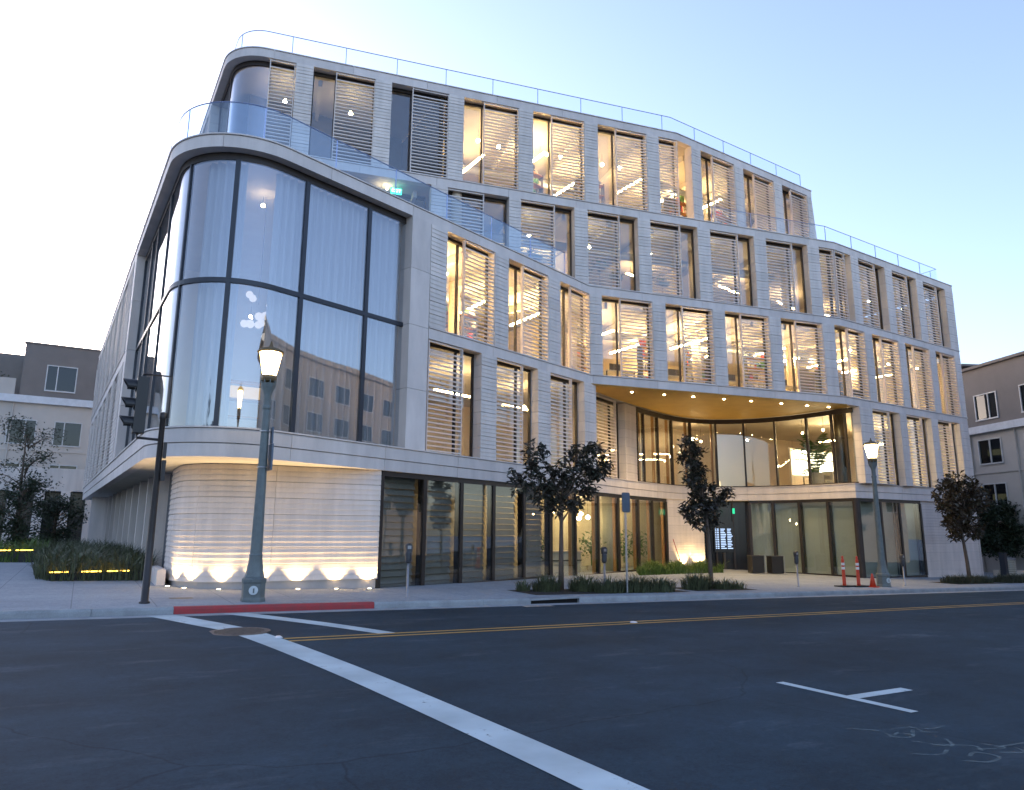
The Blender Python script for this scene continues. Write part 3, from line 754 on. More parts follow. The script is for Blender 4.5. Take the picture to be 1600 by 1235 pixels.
for a, c in zip(g1, g1[1:]):          # wide slatted blinds behind the dark panes
    bl = MB().sweep(sub(PGi, si(a)+.12, si(c)-.1), [(-.03, zt-.3), (.03, zt-.3), (.03, zt-.1), (-.03, zt-.1)]).build('window_blind', 'blind', OB)
    for k in range(16):
        z = zt-.38-k*.205
        MB().sweep(sub(PGi, si(a)+.12, si(c)-.1), [(.035, z-.10), (.05, z-.10), (-.035, z+.085), (-.05, z+.085)]).build('blind_slat', 'blind', bl)
for gg in (g3, g4):
    for a, c in zip(gg, gg[1:]):
        MB().sweep(sub(PGi, si(a)+.06, si(c)-.06), [(0, -.9), (.02, -.9), (.02, zt-.05), (0, zt-.05)]).build('window_blind', 'pale_blind', OB)
for s_ in g2[1:]:                     # timber fins inside the lobby glass
    q = at(PG, s_-.05); d = Vector(at(PG, s_+.1))-Vector(at(PG, s_-.1)); d.normalize()
    mm = Matrix(((d.x, -d.y, 0, q[0]), (d.y, d.x, 0, q[1]), (0, 0, 1, 0), (0, 0, 0, 1)))
    MB().box(-.15, -.06, .10, .24, -.6, zt, mm).build('timber_fin', 'wood', OB)
# stone wall right of the recess and at the entrance
def ribbed(path, z0, z1, name, cols, parent=OB):
    root = MB().sweep(path, [(-.3, z0-.4), (-.05, z0-.4), (-.05, z1), (-.3, z1)]).build(name, 'coping', parent)
    L = cum(path)[-1]; n = round((z1-z0)/.465); h = (z1-z0)/n
    for r_ in range(n):
        for k in range(cols):
            zz = z0+r_*h; pr_ = [(-.04, zz+.005)]
            for q in range(3):
                a0, a1 = zz+.005+(h-.01)*q/3, zz+.005+(h-.01)*(q+1)/3; pr_ += [(.022, a0), (.022, a0+(a1-a0)*.2), (0, a1)]
            pr_.append((-.04, zz+h-.005))
            MB().sweep(sub(path, L*k/cols+.003, L*(k+1)/cols-.003), pr_).build('stone_panel', 'stone', root)
ribbed(sub(PG, 79.0, nearest_s(PG, (45.5, 22.12))), -.75, zt, 'ground_storey_wall', 2)
ribbed(sub(PG, 61.6, 64.6), -.30, zt, 'entrance_wall', 2)
# dark entrance lobby opening between the stone wall and the frosted panes
ed = MB().sweep(sub(PG, 64.65, 67.2), [(-.9, -.9), (-.85, -.9), (-.85, zt), (-.9, zt)]).build('entrance_doors', 'window_void', OB)
for s_ in (64.72, 65.6, 66.45, 67.15): MB().sweep(sub(PG, s_-.05, s_+.05), [(-.8, -.9), (-.72, -.9), (-.72, zt), (-.8, zt)]).build('mullion', 'bronze', ed)
# curved second storey glazing in the recess
PR = offs(REC, -.35)
r2 = [7.48, 8.19, 9.79, 11.24, 12.8, 14.45, 16.04, 17.76, 19.58, 21.0, 21.75, cum(PR)[-1]-.0]
zl, zh = ZA, ZB-HB-.02
RG = MB().sweep(sub(PR, 7.4, r2[-1]), [(-.1, zh-.25), (.05, zh-.25), (.05, zh), (-.1, zh)]).build('recess_glazing', 'bronze', OB)
MB().sweep(sub(PR, 7.4, r2[-1]), [(-.08, zl), (.05, zl), (.05, zl+.08), (-.08, zl+.08)]).build('sill_rail', 'bronze', RG)
for s_ in r2[:-1]:
    MB().sweep(sub(PR, s_-.05, s_+.05), [(-.12, zl+.081), (.05, zl+.081), (.05, zh-.251), (-.12, zh-.251)]).build('mullion', 'bronze', RG)
for a, c in zip(r2, r2[1:]):
    smooth_by_angle(MB().sweep(sub(PR, a+.04, c-.04), [(-.012, zl+.07), (.012, zl+.07), (.012, zh-.24), (-.012, zh-.24)]).build('pane', 'glass', RG), 30)
MB().lathe([(.3, zl), (.3, zh)], 16, (34.35, 23.0, 0)).build('corner_post', 'bronze', RG, True)
for s_ in (8.1, 9.7, 11.14, 12.7, 14.35):
    q = at(PR, s_); d = Vector(at(PR, s_+.1))-Vector(at(PR, s_-.1)); d.normalize()
    MB().box(-.15, -.06, .13, .27, zl+.05, zh, Matrix(((d.x, -d.y, 0, q[0]), (d.y, d.x, 0, q[1]), (0, 0, 1, 0), (0, 0, 0, 1)))).build('timber_fin', 'wood', RG)
# last louvred bay and lit pier where the recess begins
RA, RB = at(PR, 2.6), at(PR, 7.4)
window(RA, RB, .05, 3.4, ZA, ZB-HB-.02, 2.5); screen(RA, RB, .35, 2.5, ZA, ZB-HB-.02, True); pier(RA, RB, 3.42, 4.75, ZA, ZB-HB-.02, False)
# soffit downlights
dl = [(21.63, 25.03), (23.35, 24.67), (24.89, 24.3), (26.64, 23.95), (28.19, 23.6), (30.0, 23.23), (31.6, 22.9), (32.95, 22.6)]
def spot(name, loc, tgt, energy, size, blend, col, rad=.03, parent=None):
    l = bpy.data.lights.new(name, 'SPOT'); l.energy = energy; l.spot_size = math.radians(size); l.spot_blend = blend; l.color = col; l.shadow_soft_size = rad
    o = bpy.data.objects.new(name, l); COL.objects.link(o)
    q = (Vector(tgt)-Vector(loc)).to_track_quat('-Z', 'Y').to_matrix().to_4x4()
    place(o, parent, Matrix.Translation(loc) @ q); return o
ordn = ['first', 'second', 'third', 'fourth', 'fifth', 'sixth', 'seventh', 'eighth', 'ninth', 'tenth', 'eleventh', 'twelfth', 'thirteenth', 'fourteenth', 'fifteenth', 'sixteenth']
for i, (x, y) in enumerate(dl):
    t_ = thing('downlight', f'{ordn[i]} small glowing downlight from the left in the golden canopy soffit', 'downlight', (x, y, ZB-HB-.02), group='downlights in the canopy soffit')
    MB().lathe([(.05, -.012), (.09, -.012), (.09, 0)], 12, (x, y, ZB-HB-.016)).build('trim', 'fascia', t_)
    MB().lathe([(.055, -.02), (.055, -.013)], 12, (x, y, ZB-HB-.016)).build('lamp', 'bulb_glow', t_)
    spot('beam', (x, y, ZB-HB-.05), (x, y+.3, 0), 90, 120, .7, (1, .68, .28), .05, t_)
# uplights
up = [(2.02, 21.35), (2.42, 20.75), (3.22, 20.15), (4.25, 20.05), (5.25, 19.98), (6.3, 19.92), (7.25, 19.86)]
for i, (x, y) in enumerate(up):
    z = zs(x, y); sN = nearest_s(GW, (x, y)); w_ = at(GW, sN); nrm = Vector((x-w_[0], y-w_[1])).normalized(); px_, py_ = w_[0]+nrm.x*.22, w_[1]+nrm.y*.22
    t_ = thing('uplight', f'{ordn[i]} glowing ground uplight from the left along the ribbed corner wall', 'uplight', (px_, py_, z), group='uplights along the corner wall')
    MB().lathe([(.075, 0), (.075, .02), (.055, .022)], 14, (px_, py_, z)).build('ring', 'galv', t_)
    MB().lathe([(.05, .018), (.05, .028)], 14, (px_, py_, z)).build('lens', 'uplight_glow', t_)
    spot('beam', (px_, py_, z+.05), (px_-nrm.x*.16, py_-nrm.y*.16, 2), 34, 96, .5, (1, .72, .36), .03, t_)
for i, s_ in enumerate((62.9, 64.1)):
    q = at(PG, s_); d = Vector(at(PG, s_+.1))-Vector(at(PG, s_-.1)); d.normalize(); x, y = q[0]+d.y*.25, q[1]-d.x*.25; z = zs(x, y)
    t_ = thing('uplight', ('left', 'right')[i]+' glowing uplight at the foot of the entrance wall', 'uplight', (x, y, z))
    MB().lathe([(.05, .018), (.05, .028)], 14, (x, y, z)).build('lens', 'uplight_glow', t_)
    spot('beam', (x, y, z+.05), (x-d.y*.16, y+d.x*.16, z+2), 80, 90, .35, (1, .70, .32), .02, t_)

# balustrades
def balustrade(name, label, path, z0, h, pitch, posts=True, setback=.25, rail_r=.018, gl='clear_rail'):
    p = offs(path, -setback); L = cum(p)[-1]; n = max(1, round(L/pitch))
    root = thing(name, label, 'railing', (*p[0], z0))
    MB().tube([(x, y, z0+h) for x, y in p], rail_r, 6).build('handrail', 'rail', root)
    for k in range(n):
        s0, s1 = L*k/n, L*(k+1)/n
        smooth_by_angle(MB().sweep(sub(p, s0+.01, s1-.01), [(-.008, z0+.03), (.008, z0+.03), (.008, z0+h-.02), (-.008, z0+h-.02)]).build('glass_panel', gl, root), 30)
    if posts:
        for k in range(n+1):
            q = at(p, L*k/n); MB().box(q[0]-.014, q[0]+.014, q[1]-.014, q[1]+.014, z0, z0+h).build('post', 'rail', root)
    return root
sEk = nearest_s(PE, (35.1, 24.1))
balustrade('roof_railing', 'thin glass railing along the very top of the roof', sub(PE, 14, sEk-.3), ZE, 1.12, 2.25, setback=.45, gl='roof_rail')
sT = nearest_s(PC, (17.3, 24.1))
balustrade('terrace_railing', 'curved frameless glass railing around the terrace above the glass corner', sub(PC, 15, sT), ZC, 1.08, 2.5, setback=.15)
sD1, sD2 = nearest_s(PD, (26.0, 23.25)), nearest_s(PD, (45.2, 22.0))
balustrade('terrace_railing', 'straight glass railing on the right hand terrace above the fourth storey', sub(PD, sD1, sD2)+[(45.6, 30)], ZD, 1.08, 2.4, setback=.45, gl='roof_rail')
print('panels', COUNT)

# ------------------------------------------------------------------ lamps and things inside
def tube_lamp(x, y, z, ang, L, label, group, m='tube_glow'):
    t_ = thing('tube_lamp', label, 'lamp', (x, y, z), ang, group); mm = WM[t_.name]
    MB().box(-L/2, L/2, -.05, .05, -.03, .03, mm).build('glowing_tube', m, t_)
    b = MB()
    for sx in (-L*.35, L*.35): b.tube([mm @ Vector((sx, 0, .03)), mm @ Vector((sx, 0, .55))], .008, 5)
    b.build('hanger', 'charcoal', t_)
def bulb_lamp(x, y, z, label, group, m='bulb_glow', r=.09, drop=.5):
    t_ = thing('pendant_lamp', label, 'lamp', (x, y, z), 0, group)
    b = MB().lathe([(.02, -r), (r*.8, -r*.6), (r, 0), (r*.8, r*.6), (.02, r)], 10, (x, y, z)); b.build('glowing_globe', m, t_, True)
    MB().tube([(x, y, z+r), (x, y, z+r+drop)], .008, 5).build('cord', 'charcoal', t_)
def on_line(a, b_, s, inward):
    m_ = frame(a, b_, s, 0); p = m_ @ Vector((0, inward, 0)); return p.x, p.y
k = 0
for i, (a, b_, s_, d_) in enumerate([(J, K1, 3.2, 2.6), (J, K1, 6.5, 3.4), (J, K1, 9.4, 2.8), (K1, K2, 2.0, 3.4), (K1, K2, 4.6, 5.0), (K1, K2, 7.2, 3.0), (K1, K2, 9.6, 5.2), (K1, K2, 12.2, 3.2), (K2, RC, 1.0, 4.6), (K2, RC, 3.6, 3.2), (K2, RC, 6.6, 4.6), (K2, RC, 9.6, 3.4)]):
    x, y = on_line(a, b_, s_, d_); tube_lamp(x, y, ZC-1.35, PI/2+.05, 2.6, f'{ordn[i]} glowing tube lamp from the left inside the third storey', 'tube lamps inside the third storey', ('tube_glow', 'soft_tube', 'tube_glow', 'weak_tube')[i % 4])
for i, (a, b_, s_, d_) in enumerate([(D0, K2, 9.6, 4.0), (D0, K2, 12.4, 2.8), (D0, K2, 15.2, 4.6), (D0, K2, 18.4, 3.0), (E1, E2, 2.6, 4.0), (E1, E2, 5.2, 3.0), (E1, E2, 8.4, 4.0)]):
    x, y = on_line(a, b_, s_, d_); tube_lamp(x, y, ZE-1.5, PI/2+.05, 2.6, f'{ordn[i]} glowing tube lamp from the left inside the top storey', 'tube lamps inside the top storey', ('weak_tube', 'tube_glow', 'soft_tube')[i % 3])
for i, (s_, d_, m_) in enumerate([(.45, 1.6, 'bulb_glow'), (3.3, 1.6, 'bulb_glow'), (9.3, 1.5, 'bulb_glow'), (10.4, 1.7, 'bulb_glow'), (12.9, 1.6, 'dim_bulb'), (13.6, 1.6, 'dim_bulb'), (15.9, 1.6, 'dim_bulb'), (16.9, 1.6, 'dim_bulb')]):
    x, y = on_line(D0, K2, s_, d_); bulb_lamp(x, y, ZE-1.55 if i > 1 else ZE-1.3, f'{ordn[i]} bare glowing bulb from the left behind the top storey windows', 'bulbs inside the top storey', m_)
for i, (a, b_, s_, d_) in enumerate([(D0, K2, 11.9, 1.5), (D0, K2, 15.2, 1.8), (D0, K2, 18.5, 1.6), (D0, K2, 21.9, 1.6), (D0, K2, 25.2, 1.9), (K2, RC, .6, 1.6), (K2, RC, 3.4, 2.2), (K2, RC, 6.8, 2.2), (K2, RC, 10.2, 2.0)]):
    x, y = on_line(a, b_, s_, d_); bulb_lamp(x, y, ZD-1.45, f'{ordn[i]} hanging bulb from the left inside the fourth storey', 'bulbs inside the fourth storey', 'bulb_glow', .08)
for i, (a, b_, s_, d_) in enumerate([(D0, K2, 13.5, 5.5), (D0, K2, 20, 5.5), (D0, K2, 26, 5.5), (K2, RC, 4, 6), (K2, RC, 9, 6)]):
    x, y = on_line(a, b_, s_, d_); tube_lamp(x, y, ZD-1.2, .2, 2.2, f'{ordn[i]} dim tube lamp from the left deep inside the fourth storey', 'tube lamps inside the fourth storey', 'weak_tube')
for i, (a, b_, s_, d_) in enumerate([(J, K1, 5.4, 2.2), (J, K1, 8.8, 2.4), (K2, RC, 3.0, 2.5), (K2, RC, 6.3, 2.6), (K2, RC, 9.8, 2.6)]):
    x, y = on_line(a, b_, s_, d_); bulb_lamp(x, y, ZB-1.5, f'{ordn[i]} hanging bulb from the left behind the second storey louvres', 'bulbs inside the second storey', 'bulb_glow', .10)
for i, (x, y, z, L, a_) in enumerate([(12.5, 25.5, 7.2, 2.0, .3), (16.5, 27, 7.2, 2.0, .3), (38, 26, 7.1, 1.8, 1.5), (42, 26, 7.1, 1.8, 1.5), (25.4, 30.6, 6.1, 1.6, .3), (31.5, 31, 7.3, .9, .1)]):
    tube_lamp(x, y, z, a_, L, f'{ordn[i]} tube lamp from the left inside the second storey', 'tube lamps inside the second storey', 'soft_tube' if i in (2, 3) else 'weak_tube')
for i, (x, y, z) in enumerate([(29.2, 30.4, 7.0), (30.6, 30.1, 7.0), (31.2, 30.0, 7.0), (33.6, 28.6, 7.1), (35.0, 25.8, 7.3), (35.2, 24.6, 7.35)]):
    bulb_lamp(x, y, z, f'{ordn[i]} small bulb from the left hanging inside the curved recess glazing', 'bulbs inside the recess glazing', 'dim_bulb', .06, .7)
for i, (x, y, z) in enumerate([(16.3, 26.0, 2.5), (18.2, 26.6, 2.6), (20.5, 27.8, 2.3), (22.4, 29.6, 2.4), (24.6, 29.9, 2.6), (26.4, 30.6, 2.5), (19.3, 30.0, 2.6), (23.0, 31.0, 2.6)]):
    bulb_lamp(x, y, z, f'{ordn[i]} warm lamp from the left inside the ground floor lobby', 'lamps inside the lobby', 'bulb_glow', .10, .6)
for i, (a, b_, s_, d_, z_) in enumerate([(K1, K2, 1.2, 1.4, -1.0), (K1, K2, 3.0, 6.5, -1.0), (K1, K2, 4.4, 1.5, -1.2), (K1, K2, 6.4, 6.5, -.9), (K1, K2, 8.3, 1.6, -1.1), (K1, K2, 11.2, 1.5, -1.2), (K2, RC, 1.0, 1.6, -1.3), (K2, RC, 3.2, 1.5, -1.0), (K2, RC, 4.6, 1.7, -1.4), (K2, RC, 7.2, 1.6, -1.2), (K2, RC, 10.4, 1.6, -1.1), (J, K1, 2.0, 1.5, -1.1)]):
    x, y = on_line(a, b_, s_, d_); bulb_lamp(x, y, ZC+z_, f'{ordn[i]} glowing bulb from the left behind the third storey louvres', 'bulbs inside the third storey', 'bulb_glow', .07)
# corner room: globe chandelier, lit ceiling spots, shelf
ch = thing('globe_chandelier', 'cluster of pale glass globes hanging behind the corner glass', 'chandelier', (4.25, 23.2, 8.4))
b = MB(); b.tube([(4.25, 23.2, 12.3), (4.25, 23.2, 8.9)], .012, 5); b.build('stem', 'charcoal', ch)
rg = random.Random(3)
for k in range(16):
    x, y, z = 4.25+rg.uniform(-.75, .75), 23.2+rg.uniform(-.6, .6), 8.4+rg.uniform(-.7, .7); r = rg.uniform(.10, .15)
    MB().lathe([(.01, -r), (r*.7, -r*.7), (r, 0), (r*.7, r*.7), (.01, r)], 12, (x, y, z)).build('globe', 'globe_glow', ch, True)
for i, (x, y, z) in enumerate([(4.2, 24.2, 8.75), (5.5, 24.6, 8.6), (6.6, 23.0, 5.3), (7.2, 23.2, 5.6), (4.0, 22.4, 12.0)]):
    bulb_lamp(x, y, z, f'{ordn[i]} small lamp from the left inside the double height corner room', 'lamps inside the corner room', 'dim_bulb', .06, .3)
sh = thing('display_shelf', 'tall shelf with lit compartments behind the street lamp in the corner room', 'shelf', (4.3, 25.5, ZA))
for k in range(5): MB().box(3.5, 5.1, 25.3, 25.8, ZA+.02+k*.62, ZA+.07+k*.62).build('shelf_board', 'wood', sh)
for x in (3.5, 5.06): MB().box(x, x+.05, 25.3, 25.8, ZA, ZA+2.6).build('upright', 'wood', sh)
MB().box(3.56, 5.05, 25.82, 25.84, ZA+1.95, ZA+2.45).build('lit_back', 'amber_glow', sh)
# second storey right: bright lit wall, palm, desk
lw = thing('lit_wall', 'brightly glowing white wall panel behind the recess glass', 'wall panel', (38.2, 27.4, ZA))
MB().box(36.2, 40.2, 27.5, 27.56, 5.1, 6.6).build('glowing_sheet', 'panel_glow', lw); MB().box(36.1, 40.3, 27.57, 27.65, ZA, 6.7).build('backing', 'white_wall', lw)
b = MB().lathe([(.26, 0), (.34, .15), (.36, .75), (.31, .8)], 16, (35.2, 25.2, ZA)); 
pm_ = thing('potted_palm', 'potted palm with drooping fronds inside the recess glass', 'palm', (35.2, 25.2, ZA)); b.build('pot', 'pot', pm_, True)
b = MB(); rg = random.Random(5)
def frond(b, base, ang, L, lift, rg, w=.03, n=8):
    pts = []
    for k in range(n+1):
        t = k/n; pts.append(Vector(base)+Vector((math.cos(ang)*L*t*.75, math.sin(ang)*L*t*.75, lift*t-L*.55*t*t)))
    b.tube(pts, [.014*(1-.8*k/n) for k in range(n+1)], 4)
    for k in range(2, n+1):
        d = (pts[k]-pts[k-1]).normalized(); sd_ = d.cross(Vector((0, 0, 1))).normalized()
        for sg in (-1, 1):
            ll = L*.32*(1-.5*k/n); tip = pts[k]+sd_*sg*ll+d*ll*.5-Vector((0, 0, ll*.35)); mid = pts[k]+(tip-pts[k])*.5+Vector((0, 0, .03))
            b.add([pts[k]-d*w, pts[k]+d*w, mid+d*w*1.2, tip, mid-d*w*1.2], [(0, 1, 2, 3, 4)])
for k in range(24): frond(b, (35.2+rg.uniform(-.08, .08), 25.2+rg.uniform(-.08, .08), ZA+.8+rg.uniform(.0, 1.1)), k*2.4, rg.uniform(1.0, 1.5), rg.uniform(.8, 1.8), rg, .05)
inst('fronds', b.raw('fronds', 'house_leaf'), ID, pm_)
def simple_desk(x, y, z, w, lab, rz=0, m='desk'):
    t_ = thing('desk', lab, 'desk', (x, y, z), rz); mm = WM[t_.name]
    MB().box(-w/2, w/2, -.4, .4, .70, .75, mm).build('top', m, t_)
    for sx in (-1, 1):
        for sy in (-1, 1): MB().box(sx*(w/2-.05)-.025, sx*(w/2-.05)+.025, sy*.35-.025, sy*.35+.025, 0, .70, mm).build('leg', 'charcoal', t_)
    MB().box(-.35, .35, .1, .14, .80, 1.2, mm).build('monitor', 'charcoal', t_); MB().box(-.04, .04, .1, .14, .75, .80, mm).build('monitor_stand', 'charcoal', t_)
simple_desk(36.6, 26.2, ZA, 1.6, 'desk with a monitor before the glowing white wall', 1.3)
ch_ = thing('armchair', 'pale armchair inside the glass corner of the recess', 'armchair', (36.3, 25.5, ZA))
MB().box(35.95, 36.65, 25.2, 25.85, ZA+.25, ZA+.45).build('seat', 'desk', ch_); MB().box(36.55, 36.7, 25.2, 25.85, ZA+.46, ZA+.95).build('backrest', 'desk', ch_)
for sx, sy in ((36, 25.25), (36.6, 25.25), (36, 25.8), (36.6, 25.8)): MB().box(sx-.025, sx+.025, sy-.025, sy+.025, ZA, ZA+.25).build('leg', 'charcoal', ch_)
for i, (a, b_, s_, d_) in enumerate([(K1, K2, 2.4, 2.0), (K1, K2, 5.7, 2.0), (K1, K2, 9.0, 2.0), (K1, K2, 12.3, 2.0), (K2, RC, 4.4, 2.0)]):
    x, y = on_line(a, b_, s_, d_); simple_desk(x, y, ZB-.05, 1.6, f'{ordn[i]} office desk from the left inside the third storey', -.2)
rg = random.Random(41)
for z, a, b_, n_ in ((ZC-.62, K1, K2, 7), (ZC-.62, K2, RC, 6), (ZC-.62, J, K1, 5), (ZE-.66, D0, (23.3, 23.83), 6), (ZE-.66, E1, E2, 5), (ZD-.62, D0, K2, 12)):
    for k in range(n_):
        sx_ = (k+.6)*math.dist(a, b_)/n_; m_ = frame(a, b_, sx_, 0); MB().box(-.08, .08, .8, 7.0, z-.12, z+.19, m_).build('ceiling_beam', 'ceiling', OB)
def shelving(x, y, z, rz, label, group):
    t_ = thing('shelving_unit', label, 'shelf', (x, y, z), rz, group); mm = WM[t_.name]
    for sx in (-.8, .77): MB().box(sx, sx+.03, -.18, .18, 0, 2.0, mm).build('upright', 'charcoal', t_)
    for k in range(4): MB().box(-.77, .77, -.18, .18, .1+k*.6, .13+k*.6, mm).build('shelf_board', 'wood', t_)
    for k in range(4):
        x0 = -.72
        while x0 < .6:
            w = rg.uniform(.06, .3); h = rg.uniform(.15, .42)
            MB().box(x0, x0+w, -.13, .12, .131+k*.6, .131+k*.6+h, mm).build('box', rg.choice(['charcoal', 'desk', 'red_cloth', 'white_wall', 'house_leaf', 'pot', 'galv']), t_); x0 += w+rg.uniform(.01, .2)
for i, (a, b_, s_, d_) in enumerate([(K1, K2, 1.6, 4.2), (K1, K2, 5.2, 3.6), (K1, K2, 8.4, 4.2), (K1, K2, 11.8, 3.4), (K2, RC, 4.2, 3.6), (K2, RC, 7.6, 3.8), (J, K1, 6.2, 4.0)]):
    x, y = on_line(a, b_, s_, d_); shelving(x, y, ZB+.6, rg.uniform(-.4, .3), f'{ordn[i]} shelf of boxes from the left inside the third storey', 'shelves inside the third storey')
for i, (a, b_, s_, d_) in enumerate([(D0, K2, 12.6, 3.2), (D0, K2, 16.0, 3.4), (E1, E2, 3.0, 3.0), (E1, E2, 6.4, 3.0)]):
    x, y = on_line(a, b_, s_, d_); shelving(x, y, ZD+.9, rg.uniform(-.4, .3), f'{ordn[i]} shelf of boxes from the left inside the top storey', 'shelves inside the top storey')
# trailing plants on the fourth storey
def bush(b, c, r, n, leaf, rg, flat_=.7):
    for k in range(n):
        d = Vector((rg.gauss(0, 1), rg.gauss(0, 1), rg.gauss(0, 1)*flat_)).normalized()*r*(rg.random()**.4)
        p = Vector(c)+Vector((d.x, d.y, d.z*flat_)); leaf_quad(b, p, rg, leaf)
def leaf_quad(b, p, rg, L, droop=.0, w=.42):
    a = rg.uniform(0, 2*PI); t = rg.uniform(-.9, .9)-droop
    d = Vector((math.cos(a)*math.cos(t), math.sin(a)*math.cos(t), math.sin(t))); q = d.cross(Vector((rg.gauss(0, .4), rg.gauss(0, .4), 1))).normalized(); L *= rg.uniform(.7, 1.25)
    up_ = q.cross(d)*L*.12
    b.add([p, p+d*L*.45+q*L*w*.5+up_, p+d*L, p+d*L*.45-q*L*w*.5+up_], [(0, 1, 2), (0, 2, 3)])
rg = random.Random(11)
for i, s_ in enumerate([14.7, 15.6, 16.5, 18.2, 19.1, 12.2, 8.6]):
    x, y = on_line(D0, K2, s_, 1.5); z = ZC+1.3+.5*(i % 2)
    t_ = thing('trailing_plant', f'{ordn[i]} trailing green plant in a trough inside the fourth storey', 'plant', (x, y, z), 0, 'plants inside the fourth storey')
    MB().box(x-.35, x+.35, y-.12, y+.12, z-.14, z).build('trough', 'pot', t_)
    b = MB(); bush(b, (x, y, z+.14), .42, 90, .14, rg); inst('foliage', b.raw('foliage', 'house_leaf'), ID, t_)
    MB().box(x-.35, x+.35, y-.01, y+.01, z-.16, z-.145).build('bracket', 'charcoal', t_); MB().tube([(x, y, z-.16), (x, y, ZC)], .015, 5).build('stand', 'charcoal', t_)
# exit sign on the fourth storey
x, y = on_line(D0, K2, 5.38, .72); ex = thing('exit_sign', 'small green glowing exit sign behind the terrace railing', 'sign', (x, y, 16.3))
mm = frame(D0, K2, 5.38, 0) @ Matrix.Translation((0, .72, 16.43))
MB().box(-.24, .24, 0, .06, -.13, .13, mm).build('panel', 'exit_green', ex)
fc = bpy.data.curves.new('lettering', 'FONT'); fc.body = 'EXIT'; fc.size = .21; fc.align_x = 'CENTER'; fc.align_y = 'CENTER'; fc.extrude = .003; fc.materials.append(M['exit_dark'])
_t = bpy.data.objects.new('lettering', fc); COL.objects.link(_t); bpy.context.view_layer.update(); lm = bpy.data.meshes.new_from_object(_t); bpy.data.objects.remove(_t)
inst('lettering', lm, mm @ Matrix.Translation((0, -.006, 0)) @ Matrix.Rotation(PI/2, 4, 'X'), ex)
b = MB(); b.tube([mm @ Vector((0, .03, .13)), mm @ Vector((0, .03, .21))], .012, 5); b.build('stem', 'charcoal', ex)
for i, s_ in enumerate((4.98, 4.72)):
    x, y = on_line(D0, K2, s_, .8); bulb_lamp(x, y, 16.5-.1*i, ('upper', 'lower')[i]+' small lamp beside the green exit sign', 'lamps by the exit sign', 'dim_bulb', .045, .12+.1*i)
# lobby: reception desk, planting, directory screen
rd = thing('reception_desk', 'cream panelled reception desk inside the lobby glass', 'desk', (18.8, 27.2, -.3))
MB().box(17.6, 20.0, 27.0, 27.6, -.45, .75).build('body', 'desk', rd); MB().box(17.5, 20.1, 26.95, 27.65, .751, .80).build('top', 'white_wall', rd); MB().box(17.58, 20.02, 26.97, 26.995, .35, .40).build('groove', 'charcoal', rd)
for i, (x, y, r) in enumerate([(16.8, 25.9, .5), (25.0, 29.9, .55), (21.6, 28.3, .45), (26.3, 30.1, .5)]):
    t_ = thing('indoor_plant', f'{ordn[i]} leafy green plant from the left inside the lobby', 'plant', (x, y, -.45), 0, 'plants inside the lobby')
    MB().lathe([(.2, 0), (.26, .5)], 12, (x, y, -.45)).build('pot', 'pot', t_, True)
    b = MB(); b.tube([(x, y, .0), (x, y, 1.0)], .03, 5)
    bush(b, (x, y, 1.0), r*1.4, 220, .2, rg, 1.1); inst('foliage', b.raw('foliage', 'house_leaf'), ID, t_)
MB().box(10, 33.8, 32.0, 32.2, -.9, zt).build('lobby_back_wall', 'desk', OB)
MB().slab([(9, 22)]+[p for p in offs(PA, -.2) if 9 < p[0] < 34 and p[1] < 40]+[(34, 33), (9, 33)], -.47, -.455).build('lobby_floor', 'desk', OB)
MB().lathe([(.42, -.5), (.42, zt)], 20, (22.9, 28.4, 0)).build('column', 'pale_blind', OB, True)
q = at(PG, 65.95); d = Vector(at(PG, 66.3))-Vector(at(PG, 65.6)); d.normalize()
ds = thing('directory_screen', 'dark directory screen with rows of small white lettering in the entrance', 'screen', (q[0], q[1], 0))
mm = Matrix(((d.x, -d.y, 0, q[0]-d.y*.66), (d.y, d.x, 0, q[1]+d.x*.66), (0, 0, 1, 0), (0, 0, 0, 1)))
MB().box(-.55, .55, 0, .06, .55, 2.3, mm).build('panel', 'window_void', ds)
MB().box(-.06, .06, .02, .08, -.6, .55, mm).build('stand', 'charcoal', ds)
b = MB(); rg = random.Random(2)
for r_ in range(13):
    z = .75+r_*.098
    for x0, w in ((-.48, .06), (-.38, .10), (-.18, rg.uniform(.2, .32)), (.2, rg.uniform(.18, .30))):
        if r_ == 12 and x0 > -.4: continue
        b.box(x0, x0+w, -.006, -.002, z, z+.05, mm)
b.build('lettering', 'screen_white', ds)
ex2 = thing('exit_sign', 'narrow green exit light above the entrance seen edge on', 'sign', (31.3, 27.9, 2.3))
MB().box(31.27, 31.31, 27.80, 27.93, 2.70, 3.0).build('panel', 'exit_dim', ex2); MB().box(31.28, 31.30, 27.88, 27.9, 3.0, zt+.02).build('stem', 'charcoal', ex2)

